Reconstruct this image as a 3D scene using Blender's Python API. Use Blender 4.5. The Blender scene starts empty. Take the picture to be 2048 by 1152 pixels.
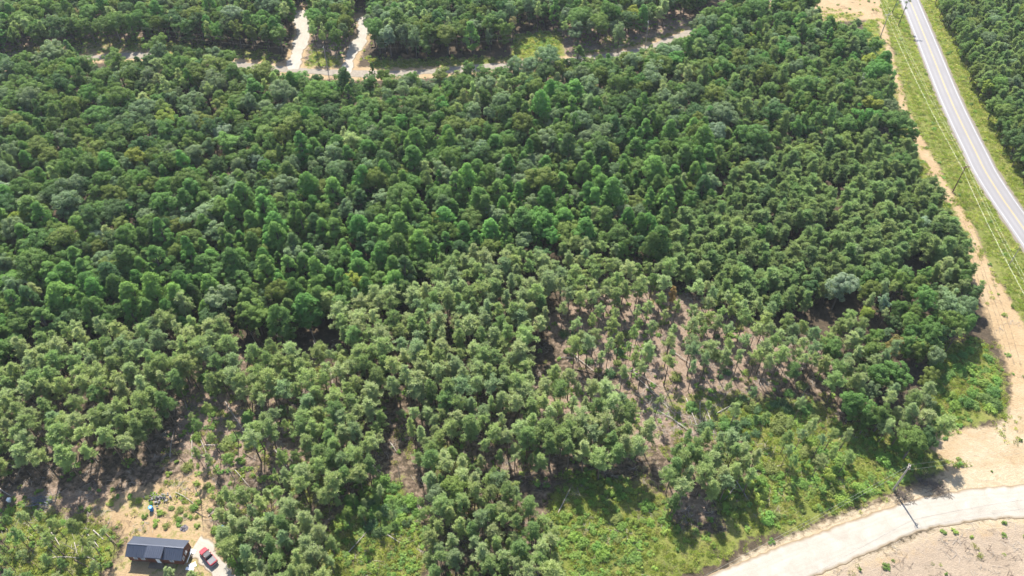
import bpy, bmesh, math, random
import numpy as np
from mathutils import Vector, Matrix

random.seed(7)
rng = np.random.default_rng(11)
R = math.radians
sc = bpy.context.scene

# ------------------------------------------------------------------ camera, sky, sun, exposure
CAM_H, FPX, PITCH = 158.0, 1550.0, R(46.0)          # metres above ground, focal length in photo pixels, tilt below horizon
SUN_EL, SUN_AZ = R(48.0), R(-13.5)                   # azimuth measured from +Y towards +X
cam_d = bpy.data.cameras.new('camera')
cam_d.sensor_width = 36.0
cam_d.lens = 36.0 * FPX / 2048.0
cam_d.clip_start, cam_d.clip_end = 1.0, 9000.0
cam = bpy.data.objects.new('camera', cam_d)
cam.location = (0, 0, CAM_H)
cam.rotation_euler = (math.pi / 2 - PITCH, 0, 0)
sc.collection.objects.link(cam)
sc.camera = cam

world = bpy.data.worlds.new('World')
sc.world = world
world.use_nodes = True
wn = world.node_tree
sky = wn.nodes.new('ShaderNodeTexSky')
sky.sky_type = 'NISHITA'
sky.sun_disc = False
sky.sun_elevation = SUN_EL
sky.sun_rotation = SUN_AZ
sky.air_density = 1.0
sky.dust_density = 1.2
wn.links.new(sky.outputs[0], wn.nodes['Background'].inputs[0])
wn.nodes['Background'].inputs[1].default_value = 0.115

sun_d = bpy.data.lights.new('sun', 'SUN')
sun_d.energy = 4.6
sun_d.angle = R(0.53)
sun_d.color = (1.0, 0.95, 0.87)
sun = bpy.data.objects.new('sun', sun_d)
sv = Vector((math.sin(SUN_AZ) * math.cos(SUN_EL), math.cos(SUN_AZ) * math.cos(SUN_EL), math.sin(SUN_EL)))
sun.rotation_euler = sv.to_track_quat('Z', 'Y').to_euler()
sun.location = (0, 100, 200)
sc.collection.objects.link(sun)

vs = sc.view_settings
vs.view_transform = 'Standard'
vs.look = 'None'
vs.exposure = 1.52
vs.gamma = 1.0
vs.use_curve_mapping = False
cy = sc.cycles
cy.use_denoising = True
cy.max_bounces = 5
cy.diffuse_bounces = 2
cy.glossy_bounces = 2
cy.transmission_bounces = 2
cy.transparent_max_bounces = 8
cy.use_light_tree = False
cy.caustics_reflective = False
cy.caustics_refractive = False

# ------------------------------------------------------------------ helpers
C = sc.collection
SP, CP = math.sin(PITCH), math.cos(PITCH)

def G(px, py, z=0.0):
    """point at height z that the photo shows at pixel (px, py)"""
    u, v = px - 1024.0, py - 576.0
    dz = -(v * CP + FPX * SP)
    dy = FPX * CP - v * SP
    s = (z - CAM_H) / dz
    return Vector((u * s, dy * s, z))

def proj(x, y, z):
    """photo pixel of a point (only used to sort trees by size in view and to word labels)"""
    f = y * CP - (z - CAM_H) * SP
    d = -y * SP - (z - CAM_H) * CP
    return 1024 + FPX * x / f, 576 + FPX * d / f, f

def GP(pts, z=0.0):
    return np.array([G(p[0], p[1], z)[:2] for p in pts])

def in_poly(P, poly):
    x, y = P[:, 0], P[:, 1]
    n = len(poly)
    ins = np.zeros(len(P), bool)
    j = n - 1
    for i in range(n):
        xi, yi = poly[i]; xj, yj = poly[j]
        c = ((yi > y) != (yj > y)) & (x < (xj - xi) * (y - yi) / (yj - yi + 1e-12) + xi)
        ins ^= c
        j = i
    return ins

def seg_dist(P, a, b):
    d = b - a
    L = float(d @ d) + 1e-12
    t = np.clip(((P - a) @ d) / L, 0, 1)
    q = a + t[:, None] * d
    return np.hypot(P[:, 0] - q[:, 0], P[:, 1] - q[:, 1])

def poly_mask(P, poly, soft):
    """1 inside, 0 outside, a ramp of width 2*soft on the outline"""
    poly = np.asarray(poly, float)
    lo, hi = poly.min(0) - soft * 1.5, poly.max(0) + soft * 1.5
    out = np.zeros(len(P))
    k = np.where((P[:, 0] > lo[0]) & (P[:, 0] < hi[0]) & (P[:, 1] > lo[1]) & (P[:, 1] < hi[1]))[0]
    if not len(k):
        return out
    Q = P[k]
    d = np.full(len(Q), 1e9)
    for i in range(len(poly)):
        d = np.minimum(d, seg_dist(Q, poly[i - 1], poly[i]))
    s = np.where(in_poly(Q, poly), d, -d)
    out[k] = np.clip(0.5 + s / (2 * soft), 0, 1)
    return out

def line_dist(P, pts):
    d = np.full(len(P), 1e9)
    for a, b in zip(pts[:-1], pts[1:]):
        d = np.minimum(d, seg_dist(P, np.asarray(a[:2], float), np.asarray(b[:2], float)))
    return d

_lat = rng.random((64, 64))
def vnoise(x, y, scale):
    x, y = np.asarray(x) / scale, np.asarray(y) / scale
    i, j = np.floor(x).astype(int), np.floor(y).astype(int)
    fx, fy = x - i, y - j
    fx, fy = fx * fx * (3 - 2 * fx), fy * fy * (3 - 2 * fy)
    v = lambda a, b: _lat[a % 64, b % 64]
    return (v(i, j) * (1 - fx) + v(i + 1, j) * fx) * (1 - fy) + (v(i, j + 1) * (1 - fx) + v(i + 1, j + 1) * fx) * fy

def catmull(pts, n=10):
    pts = [Vector(p) for p in pts]
    out = []
    for i in range(len(pts) - 1):
        p0 = pts[max(i - 1, 0)]; p1 = pts[i]; p2 = pts[i + 1]; p3 = pts[min(i + 2, len(pts) - 1)]
        for k in range(n):
            t = k / n
            out.append(0.5 * ((2 * p1) + (p2 - p0) * t + (2 * p0 - 5 * p1 + 4 * p2 - p3) * t * t + (3 * p1 - p0 - 3 * p2 + p3) * t ** 3))
    out.append(pts[-1])
    return out

def tag(o, label=None, cat=None, group=None, kind=None):
    if label: o['label'] = label
    if cat: o['category'] = cat
    if group: o['group'] = group
    if kind: o['kind'] = kind
    return o

def link(o, parent=None):
    C.objects.link(o)
    if parent is not None:
        o.parent = parent
    return o

def empty(name, loc=(0, 0, 0), rz=0.0):
    o = bpy.data.objects.new(name, None)
    o.empty_display_size = 0.5
    o.location = loc
    o.rotation_euler = (0, 0, rz)
    return link(o)

class MB:
    """collects boxes, tubes and sheets for ONE mesh"""
    def __init__(self):
        self.v, self.f, self.m = [], [], []
    def add(self, v, f, m=0):
        b = len(self.v)
        self.v += [tuple(p) for p in v]
        self.f += [tuple(i + b for i in q) for q in f]
        self.m += [m] * len(f)
        return self
    def box(self, lo, hi, m=0, M=None):
        x0, y0, z0 = lo; x1, y1, z1 = hi
        v = [(x0, y0, z0), (x1, y0, z0), (x1, y1, z0), (x0, y1, z0), (x0, y0, z1), (x1, y0, z1), (x1, y1, z1), (x0, y1, z1)]
        if M is not None:
            v = [M @ Vector(p) for p in v]
        return self.add(v, [(0, 3, 2, 1), (4, 5, 6, 7), (0, 1, 5, 4), (1, 2, 6, 5), (2, 3, 7, 6), (3, 0, 4, 7)], m)
    def tube(self, pts, rad, n=6, m=0, caps=True):
        pts = [Vector(p) for p in pts]
        rad = rad if hasattr(rad, '__len__') else [rad] * len(pts)
        rings = []
        v = []
        for i, p in enumerate(pts):
            d = (pts[min(i + 1, len(pts) - 1)] - pts[max(i - 1, 0)])
            d = d.normalized() if d.length > 1e-9 else Vector((0, 0, 1))
            a = d.cross(Vector((0.31, 0.17, 0.93)))
            if a.length < 1e-3: a = d.cross(Vector((1, 0, 0)))
            a.normalize(); b = d.cross(a)
            for k in range(n):
                t = 2 * math.pi * k / n
                v.append(p + (a * math.cos(t) + b * math.sin(t)) * rad[i])
        f = []
        for i in range(len(pts) - 1):
            for k in range(n):
                f.append((i * n + k, i * n + (k + 1) % n, (i + 1) * n + (k + 1) % n, (i + 1) * n + k))
        if caps:
            f.append(tuple(reversed(range(n)))); f.append(tuple(range((len(pts) - 1) * n, len(pts) * n)))
        return self.add(v, f, m)
    def mesh(self, name, mats):
        me = bpy.data.meshes.new(name)
        me.from_pydata(self.v, [], self.f)
        for m in (mats if isinstance(mats, (list, tuple)) else [mats]):
            me.materials.append(m)
        me.polygons.foreach_set('material_index', self.m)
        if getattr(self, 'across', None):
            a = me.attributes.new('across', 'FLOAT', 'POINT'); a.data.foreach_set('value', self.across)
        me.update()
        return me
    def build(self, name, mats, parent=None):
        return link(bpy.data.objects.new(name, self.mesh(name, mats)), parent)

# ------------------------------------------------------------------ materials
def newmat(name):
    m = bpy.data.materials.new(name)
    m.use_nodes = True
    nt = m.node_tree
    nt.nodes.clear()
    out = nt.nodes.new('ShaderNodeOutputMaterial')
    return m, nt, out

def N(nt, kind, **kw):
    n = nt.nodes.new(kind)
    for k, v in kw.items():
        if k in n.inputs:
            n.inputs[k].default_value = v
        else:
            setattr(n, k, v)
    return n

def mathn(nt, op, a, b=None, c=None, clamp=False):
    n = nt.nodes.new('ShaderNodeMath'); n.operation = op; n.use_clamp = clamp
    for i, x in enumerate((a, b, c)):
        if x is None: continue
        if isinstance(x, (int, float)): n.inputs[i].default_value = x
        else: nt.links.new(x, n.inputs[i])
    return n.outputs[0]

def mixc(nt, fac, a, b, mode='MIX'):
    n = nt.nodes.new('ShaderNodeMix'); n.data_type = 'RGBA'; n.blend_type = mode
    for s, x in ((n.inputs[0], fac), (n.inputs[6], a), (n.inputs[7], b)):
        if isinstance(x, (int, float)): s.default_value = x
        elif isinstance(x, tuple): s.default_value = (*x, 1.0) if len(x) == 3 else x
        else: nt.links.new(x, s)
    return n.outputs[2]

def noise(nt, scale, detail=4.0, rough=0.6, coord=None, dist=0.0):
    n = nt.nodes.new('ShaderNodeTexNoise')
    n.inputs['Scale'].default_value = scale; n.inputs['Detail'].default_value = detail
    n.inputs['Roughness'].default_value = rough; n.inputs['Distortion'].default_value = dist
    if coord is not None: nt.links.new(coord, n.inputs['Vector'])
    return n.outputs['Fac']

def coords(nt):
    return nt.nodes.new('ShaderNodeTexCoord').outputs['Object']

def ramp(nt, fac, stops):
    n = nt.nodes.new('ShaderNodeValToRGB')
    e = n.color_ramp.elements
    while len(e) < len(stops): e.new(0.5)
    for i, (p, c) in enumerate(stops):
        e[i].position = p; e[i].color = (*c, 1.0)
    nt.links.new(fac, n.inputs[0])
    return n.outputs[0]

def plain(name, col, rough=0.7, var=0.25, scale=3.0, spec=0.3, metal=0.0, bump=0.0):
    m, nt, out = newmat(name)
    co = coords(nt)
    f = noise(nt, scale, 5, 0.65, co)
    dark = tuple(c * (1 - var) for c in col); light = tuple(min(1, c * (1 + var)) for c in col)
    b = N(nt, 'ShaderNodeBsdfPrincipled')
    b.inputs['Roughness'].default_value = rough
    b.inputs['Specular IOR Level'].default_value = spec
    b.inputs['Metallic'].default_value = metal
    nt.links.new(ramp(nt, f, [(0.3, dark), (0.7, light)]), b.inputs['Base Color'])
    if bump:
        bp = N(nt, 'ShaderNodeBump'); bp.inputs['Strength'].default_value = bump; bp.inputs['Distance'].default_value = 0.1
        nt.links.new(f, bp.inputs['Height']); nt.links.new(bp.outputs[0], b.inputs['Normal'])
    nt.links.new(b.outputs[0], out.inputs[0])
    return m

def foliage(name, trans=0.35, rough=0.55, spec=0.25, var=0.35, warm=(1.05, 1.15, 0.6)):
    """leaf colour comes from the plant (object colour), varied plant by plant and leaf by leaf"""
    m, nt, out = newmat(name)
    oi = nt.nodes.new('ShaderNodeObjectInfo')
    tn = nt.nodes.new('ShaderNodeAttribute'); tn.attribute_type = 'INSTANCER'; tn.attribute_name = 'tone'
    at = nt.nodes.new('ShaderNodeAttribute'); at.attribute_name = 'tint'
    k = mathn(nt, 'MULTIPLY_ADD', at.outputs['Fac'], 2 * var, 1 - var)
    k2 = mathn(nt, 'MULTIPLY_ADD', oi.outputs['Random'], 0.34, 0.83)
    kk = mathn(nt, 'MULTIPLY', k, k2)
    cmb = nt.nodes.new('ShaderNodeCombineColor')
    r2 = mathn(nt, 'FRACT', mathn(nt, 'MULTIPLY', oi.outputs['Random'], 17.31))
    for i in range(3):
        nt.links.new(kk, cmb.inputs[i])
    c1 = mixc(nt, 1.0, tn.outputs['Color'], cmb.outputs[0], 'MULTIPLY')
    hs = nt.nodes.new('ShaderNodeHueSaturation')
    nt.links.new(mathn(nt, 'MULTIPLY_ADD', r2, 0.035, 0.4825), hs.inputs['Hue'])
    hs.inputs['Saturation'].default_value = 1.0
    nt.links.new(c1, hs.inputs['Color'])
    col = hs.outputs[0]
    b = N(nt, 'ShaderNodeBsdfPrincipled')
    b.inputs['Roughness'].default_value = rough
    b.inputs['Specular IOR Level'].default_value = spec
    nt.links.new(col, b.inputs['Base Color'])
    t = nt.nodes.new('ShaderNodeBsdfTranslucent')
    nt.links.new(mixc(nt, 1.0, col, tuple(trans * w for w in warm), 'MULTIPLY'), t.inputs[0])
    ad = nt.nodes.new('ShaderNodeAddShader')          # a leaf reflects about as much light as it lets through
    nt.links.new(b.outputs[0], ad.inputs[0]); nt.links.new(t.outputs[0], ad.inputs[1])
    nt.links.new(ad.outputs[0], out.inputs[0])
    return m

M = {}
M['leaf'] = foliage('broad_leaves', 0.9, 0.7, 0.06, 0.17)
M['needle'] = foliage('pine_needles', 1.05, 0.7, 0.06, 0.18, (0.98, 1.1, 0.72))
M['weed'] = foliage('weed_leaves', 0.9, 0.65, 0.1, 0.3)
M['pine_bark'] = plain('pine_bark', (0.13, 0.095, 0.07), 0.9, 0.35, 2.0)
M['bark'] = plain('grey_bark', (0.12, 0.10, 0.085), 0.9, 0.35, 2.0)
M['deadwood'] = plain('weathered_dead_wood', (0.30, 0.265, 0.225), 0.85, 0.3, 1.2)
M['deadwood_brown'] = plain('brown_dead_wood', (0.13, 0.095, 0.07), 0.9, 0.35, 1.2)
M['pole_wood'] = plain('pole_wood', (0.33, 0.28, 0.235), 0.85, 0.25, 1.0)
M['pole_brown'] = plain('brown_pole_wood', (0.11, 0.055, 0.038), 0.85, 0.25, 1.0)
M['metal'] = plain('galvanised_metal', (0.55, 0.55, 0.55), 0.45, 0.1, 2.0, 0.5, 0.6)
M['wire'] = plain('aluminium_wire', (0.28, 0.28, 0.23), 0.5, 0.1, 0.2, 0.5, 0.2)
M['porcelain'] = plain('insulator_porcelain', (0.6, 0.6, 0.6), 0.3, 0.1, 2.0, 0.5)

# ------------------------------------------------------------------ where the roads run
paved_px = [(0, 1803, 1835), (100, 1842.5, 1877.3), (200, 1882, 1919.5), (300, 1929.6, 1968), (380, 1972.3, 2013.7)]
paved = [(G(a, y) + G(b, y)) / 2 for y, a, b in paved_px]
d0 = (paved[0] - paved[1]).normalized(); d1 = (paved[-1] - paved[-2]).normalized()
d1b = (d1 + Vector((0.09, 0, 0))).normalized()
paved = [paved[0] + d0 * 700, paved[0] + d0 * 150] + paved + [paved[-1] + d1b * 55, paved[-1] + d1b * 400]
paved_c = catmull(paved, 12)
gravel_up = [(1424, 1151), (1556, 1106), (1678, 1061), (1806, 1009), (1890, 991.6), (1990, 980), (2060, 978)]
gravel_lo = [(1626, 1144), (1712, 1120), (1782, 1099), (1834, 1071), (1935, 1040), (1990, 1030), (2048, 1026)]
gc_px = [(1330, 1222), (1520, 1150), (1630, 1109), (1732, 1068), (1826, 1033), (1912, 1015), (1990, 1005), (2052, 1002)]
gravel = [G(*p) for p in gc_px]
dg = (gravel[-1] - gravel[-2]).normalized()
gravel = [gravel[0] + (gravel[0] - gravel[1]).normalized() * 40] + gravel + [gravel[-1] + dg * 18, gravel[-1] + dg * 40 + Vector((0, -3, 0))]
gravel_c = catmull(gravel, 10)
far_px = [(-260, 160), (-120, 142), (40, 132), (170, 117), (225, 112), (290, 112), (400, 121), (510, 134), (620, 142), (700, 147), (780, 147), (870, 142), (980, 134), (1100, 126), (1200, 115), (1280, 100), (1365, 72), (1440, 40), (1520, 5), (1600, -30)]
far_c = catmull([G(*p) for p in far_px], 6)
drive_a = catmull([G(*p) for p in [(585, 139), (590, 118), (598, 95), (606, 66), (605, 42), (600, 20)]], 6)
drive_b = catmull([G(*p) for p in [(690, 146), (697, 126), (706, 104), (720, 82), (728, 62), (733, 44), (722, 34)]], 6)
house_drive = catmull([G(*p) for p in [(470, 1185), (447, 1150), (432, 1132), (416, 1112), (402, 1098), (388, 1092)]], 6)

# ------------------------------------------------------------------ ground
xs = np.arange(-285, 286, 1.5); ys = np.arange(15, 470, 1.5)
ext = np.array([8, 20, 45, 90, 180, 380, 800, 1700, 3000.0])
xs = np.concatenate([xs[0] - ext[::-1], xs, xs[-1] + ext]); ys = np.concatenate([ys[0] - ext[::-1], ys, ys[-1] + ext])
GX, GY = np.meshgrid(xs, ys)
P = np.stack([GX.ravel(), GY.ravel()], 1)
nx, ny = len(xs), len(ys)

def px_mask(poly, soft=3.0):
    return poly_mask(P, GP(poly), soft)

mx = np.maximum
sand = np.zeros(len(P)); grass = np.zeros(len(P)); mulch = np.zeros(len(P)); straw = np.zeros(len(P)); pale = np.zeros(len(P))
# verges of the paved road
dpr = line_dist(P, [tuple(p) for p in paved_c])
grass = mx(grass, np.clip((26 - dpr) / 5, 0, 1) * (P[:, 1] > 30))
SAND_STRIP = [(1738, -60), (1762, 0), (1785, 90), (1802, 160), (1818, 215), (1850, 280), (1882, 335), (1912, 395), (1950, 450), (1972, 505), (2000, 560), (2030, 610), (2048, 640), (2160, 900), (2160, 1010), (1990, 1000), (1860, 1010), (1740, 1070), (1600, 1120), (1480, 1175), (1380, 1175), (1480, 1112), (1600, 1058), (1700, 1018), (1790, 985), (1880, 940), (1850, 900), (1900, 850), (1990, 850), (2020, 790), (2010, 720), (1985, 660), (1960, 600), (1935, 540), (1930, 480), (1905, 420), (1870, 380), (1840, 320), (1815, 270), (1795, 215), (1778, 150), (1765, 90), (1750, 40), (1640, 45), (1600, 0), (1600, -60)]
sand = mx(sand, px_mask(SAND_STRIP, 2.5))
grass *= 1 - 0.9 * sand
# south side of the gravel road
dgr = line_dist(P, [tuple(p) for p in gravel_c])
south = px_mask([(1440, 1240), (1480, 1180), (1640, 1140), (1790, 1090), (1900, 1045), (2048, 1028), (2250, 1020), (2250, 1300), (1440, 1300)], 2.0)
sand = mx(sand, south * np.clip((13 - dgr) / 5, 0.25, 1))
mulch = mx(mulch, px_mask([(1560, 1210), (1700, 1130), (1800, 1095), (1880, 1062), (2048, 1045), (2250, 1050), (2250, 1300), (1500, 1300)], 4.0))
# house clearing
clear = px_mask([(170, 1010), (230, 985), (330, 960), (400, 930), (440, 985), (420, 1050), (470, 1090), (520, 1160), (500, 1230), (130, 1230), (200, 1140), (240, 1090), (175, 1060)], 3.0)
sand = mx(sand, 0.8 * clear)
grass = mx(grass, 0.40 * clear)
# pinkish open ground below the thinned pines
for poly, a in (
    ([(1080, 640), (1160, 600), (1300, 560), (1400, 600), (1560, 690), (1590, 760), (1480, 800), (1380, 790), (1250, 760), (1140, 720)], 1.0),
    ([(1020, 770), (1250, 760), (1420, 800), (1430, 860), (1300, 900), (1080, 880)], 0.9),
    ([(350, 700), (400, 700), (470, 780), (520, 860), (500, 930), (420, 960), (360, 960), (350, 860)], 0.9),
    ([(470, 760), (640, 740), (720, 900), (680, 1000), (520, 960)], 0.55),
    ([(1250, 760), (1500, 760), (1500, 830), (1440, 900), (1330, 900)], 0.8),
    ([(0, 960), (170, 960), (330, 970), (240, 1040), (60, 1060), (0, 1040)], 0.7),
    ([(860, 800), (1060, 800), (1200, 900), (1240, 980), (1090, 990), (900, 950)], 0.5),
    ([(1320, 960), (1440, 960), (1460, 1060), (1330, 1050)], 0.6),
    ([(1100, 40), (1360, 10), (1400, 60), (1260, 105), (1120, 115)], 0.9),
    ([(0, 80), (160, 60), (280, 60), (300, 100), (120, 112), (0, 120)], 0.8),
    ([(590, 0), (760, 0), (740, 90), (690, 140), (600, 130)], 0.8),
):
    straw = mx(straw, a * px_mask(poly, 4.0))
straw = mx(straw, 0.42 * px_mask([(0, 720), (450, 680), (700, 700), (900, 800), (1060, 760), (1120, 560), (1340, 540), (1700, 700), (1760, 860), (1500, 1060), (1200, 1152), (0, 1200)], 6.0))
grass = mx(grass, 0.30 * px_mask([(350, 700), (700, 700), (900, 880), (1060, 900), (1250, 760), (1600, 760), (1700, 860), (1500, 1060), (1200, 1152), (600, 1200), (350, 960)], 6.0))
# bright weeds and grass
for poly, a in (
    ([(1250, 790), (1500, 770), (1650, 790), (1700, 850), (1500, 890), (1400, 870)], 0.55),
    ([(0, 95), (160, 70), (300, 72), (560, 100), (560, 125), (300, 108), (0, 125)], 0.5),
    ([(1130, 100), (1280, 70), (1360, 40), (1390, 60), (1290, 96), (1150, 118)], 0.4),
    ([(1120, 940), (1260, 960), (1330, 1000), (1350, 1060), (1480, 1080), (1440, 1152), (1380, 1180), (1100, 1200), (1080, 1080)], 1.0),
    ([(1380, 820), (1560, 800), (1700, 850), (1840, 890), (1900, 930), (1790, 985), (1690, 1018), (1560, 1070), (1470, 1080), (1420, 980), (1530, 940), (1500, 880)], 1.0),
    ([(1860, 690), (1960, 680), (2005, 750), (2010, 830), (1900, 860), (1850, 830)], 1.0),
    ([(700, 1000), (800, 960), (850, 1060), (830, 1200), (660, 1200), (640, 1090)], 1.0),
    ([(0, 1000), (90, 1010), (230, 1060), (240, 1100), (180, 1200), (0, 1200)], 0.8),
    ([(240, 1030), (330, 1000), (410, 990), (430, 1050), (330, 1060)], 0.35),
    ([(1030, 70), (1120, 64), (1130, 112), (1020, 118)], 1.0),
    ([(740, 118), (1010, 112), (1000, 132), (760, 140)], 0.7),
    ([(620, 95), (680, 110), (690, 138), (610, 138)], 0.7),
    ([(1640, 8), (1740, 30), (1700, 60), (1640, 50)], 0.45),
    ([(520, 880), (700, 960), (690, 1060), (620, 1040)], 0.5),
    ([(820, 860), (930, 880), (960, 960), (860, 980)], 0.6),
):
    grass = mx(grass, a * px_mask(poly, 3.0))
    sand = np.where(a > 0.6, sand * (1 - 0.75 * px_mask(poly, 3.0)), sand)
dfr = line_dist(P, [tuple(p) for p in far_c])
sand = mx(sand, np.clip((7.0 - dfr) / 4, 0, 0.85))
sand = mx(sand, px_mask([(170, 90), (270, 78), (275, 104), (180, 108)], 2.0))
for dr in (drive_a, drive_b):
    sand = mx(sand, np.clip((5.5 - line_dist(P, [tuple(p) for p in dr])) / 3, 0, 0.8))
# grass under the wires, thin and yellow on the sandy part
grass *= np.where(dgr < 5.2, 0.0, 1.0)
pale = np.clip((9.5 - dgr) / 5, 0, 1) * 0.8 + 0.6 * px_mask([(1880, 860), (2060, 780), (2200, 900), (2200, 1000), (1900, 990)], 5.0)
pale = np.clip(pale, 0, 1)

rel = (vnoise(P[:, 0], P[:, 1], 5.0) - 0.5) * 0.10 + (vnoise(P[:, 0], P[:, 1], 2.1) - 0.5) * 0.06
near_road = np.minimum(np.minimum(dpr / 8, dgr / 9), np.minimum(dfr / 6, line_dist(P, [tuple(p) for p in house_drive]) / 12))
rel = rel * np.clip(near_road - 0.6, 0, 1) - 0.02
me = bpy.data.meshes.new('ground')
idx = np.arange(nx * ny).reshape(ny, nx)
quads = np.stack([idx[:-1, :-1], idx[:-1, 1:], idx[1:, 1:], idx[1:, :-1]], -1).reshape(-1, 4)
co = np.column_stack([P, rel]).astype(np.float32)
me.vertices.add(len(co)); me.vertices.foreach_set('co', co.ravel())
me.loops.add(quads.size); me.loops.foreach_set('vertex_index', quads.ravel().astype(np.int32))
me.polygons.add(len(quads)); me.polygons.foreach_set('loop_start', (np.arange(len(quads)) * 4).astype(np.int32))
me.polygons.foreach_set('use_smooth', np.ones(len(quads), bool))
me.update(calc_edges=True); me.validate()
for nm, a in (('sand', sand), ('grass', grass), ('mulch', mulch), ('straw', straw), ('pale', pale)):
    at = me.attributes.new(nm, 'FLOAT', 'POINT'); at.data.foreach_set('value', a.astype(np.float32))

def ground_material():
    m, nt, out = newmat('ground_soil')
    co = coords(nt)
    A = {}
    for nm in ('sand', 'grass', 'mulch', 'straw', 'pale'):
        a = nt.nodes.new('ShaderNodeAttribute'); a.attribute_name = nm; A[nm] = a.outputs['Fac']
    n1 = noise(nt, 0.16, 6, 0.65, co, 0.6); n2 = noise(nt, 0.7, 5, 0.7, co); n3 = noise(nt, 3.5, 4, 0.7, co); n4 = noise(nt, 0.045, 4, 0.6, co)
    def edge(mask, nz, gain=4.0, amt=0.9):
        v = mathn(nt, 'ADD', mask, mathn(nt, 'MULTIPLY', mathn(nt, 'SUBTRACT', nz, 0.5), amt * 2))
        return mathn(nt, 'MULTIPLY_ADD', mathn(nt, 'SUBTRACT', v, 0.5), gain, 0.5, clamp=True)
    floor = ramp(nt, n2, [(0.3, (0.035, 0.028, 0.018)), (0.7, (0.085, 0.062, 0.040))])
    strawc = ramp(nt, mathn(nt, 'MULTIPLY_ADD', n3, 0.5, mathn(nt, 'MULTIPLY', n2, 0.5)), [(0.3, (0.105, 0.072, 0.048)), (0.5, (0.195, 0.140, 0.100)), (0.68, (0.27, 0.215, 0.165))])
    sandc = ramp(nt, mathn(nt, 'MULTIPLY_ADD', n1, 0.5, mathn(nt, 'MULTIPLY', n3, 0.5)), [(0.3, (0.205, 0.135, 0.072)), (0.5, (0.285, 0.205, 0.115)), (0.7, (0.325, 0.255, 0.165))])
    palec = ramp(nt, mathn(nt, 'MULTIPLY_ADD', n2, 0.6, mathn(nt, 'MULTIPLY', n3, 0.4)), [(0.3, (0.24, 0.178, 0.105)), (0.5, (0.31, 0.25, 0.165)), (0.7, (0.35, 0.31, 0.235))])
    mulchc = ramp(nt, mathn(nt, 'MULTIPLY_ADD', n3, 0.6, mathn(nt, 'MULTIPLY', n1, 0.4)), [(0.3, (0.180, 0.138, 0.098)), (0.52, (0.245, 0.193, 0.140)), (0.7, (0.305, 0.248, 0.182))])
    grassc = ramp(nt, mathn(nt, 'MULTIPLY_ADD', n1, 0.65, mathn(nt, 'MULTIPLY', n3, 0.35)), [(0.3, (0.075, 0.098, 0.021)), (0.5, (0.115, 0.132, 0.028)), (0.72, (0.196, 0.172, 0.063))])
    c = mixc(nt, edge(A['straw'], n2, 3.0, 0.7), floor, strawc)
    sc_ = mixc(nt, edge(A['pale'], n1, 2.0, 0.6), sandc, palec)
    c = mixc(nt, edge(A['sand'], n2, 3.0, 0.55), c, sc_)
    c = mixc(nt, edge(mathn(nt, 'MULTIPLY', A['mulch'], 0.85), mathn(nt, 'MULTIPLY_ADD', n1, 0.6, mathn(nt, 'MULTIPLY', n2, 0.4)), 3.0, 1.0), c, mulchc)
    gm = edge(A['grass'], mathn(nt, 'MULTIPLY_ADD', n2, 0.55, mathn(nt, 'MULTIPLY', n1, 0.45)), 5.0, 1.0)
    c = mixc(nt, gm, c, grassc)
    b = N(nt, 'ShaderNodeBsdfPrincipled'); b.inputs['Roughness'].default_value = 0.95; b.inputs['Specular IOR Level'].default_value = 0.15
    nt.links.new(c, b.inputs['Base Color'])
    bp = N(nt, 'ShaderNodeBump'); bp.inputs['Strength'].default_value = 0.9; bp.inputs['Distance'].default_value = 0.35
    h = mathn(nt, 'ADD', mathn(nt, 'MULTIPLY', n3, 0.5), n2)
    nt.links.new(h, bp.inputs['Height']); nt.links.new(bp.outputs[0], b.inputs['Normal'])
    nt.links.new(b.outputs[0], out.inputs[0])
    return m
me.materials.append(ground_material())
tag(link(bpy.data.objects.new('ground', me)), kind='structure')

# ------------------------------------------------------------------ roads
def strip_mesh(name, line, half, z, mat, skirt=0.25, jag=0.0, cross=8, crown=0.0):
    line = [Vector((p[0], p[1], 0)) for p in line]
    v, f = [], []
    n = cross + 1
    for i, p in enumerate(line):
        d = (line[min(i + 1, len(line) - 1)] - line[max(i - 1, 0)]).normalized()
        s = Vector((d.y, -d.x, 0))
        hl = (half[i] if hasattr(half, '__len__') else half)
        jl, jr = (random.uniform(-jag, jag), random.uniform(-jag, jag)) if jag else (0, 0)
        w0, w1 = -(hl + jl), hl + jr
        v.append(p + s * (w0 - 0.3) + Vector((0, 0, z - skirt)))
        for k in range(n):
            t = k / cross
            v.append(p + s * (w0 + (w1 - w0) * t) + Vector((0, 0, z + crown * (1 - (2 * t - 1) ** 2))))
        v.append(p + s * (w1 + 0.3) + Vector((0, 0, z - skirt)))
    m = n + 2
    for i in range(len(line) - 1):
        for k in range(m - 1):
            f.append((i * m + k, i * m + k + 1, (i + 1) * m + k + 1, (i + 1) * m + k))
    mb = MB().add(v, f)
    mb.across = [x for _ in line for x in [-1.08] + [2 * k / cross - 1 for k in range(n)] + [1.08]]
    return mb

def resample(line, step):
    out = [Vector(line[0])]
    acc = 0.0
    for a, b in zip(line[:-1], line[1:]):
        a, b = Vector(a), Vector(b)
        L = (b - a).length
        if L < 1e-6: continue
        t = step - acc
        while t <= L:
            out.append(a + (b - a) * (t / L)); t += step
        acc = (acc + L) % step
    return out

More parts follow.
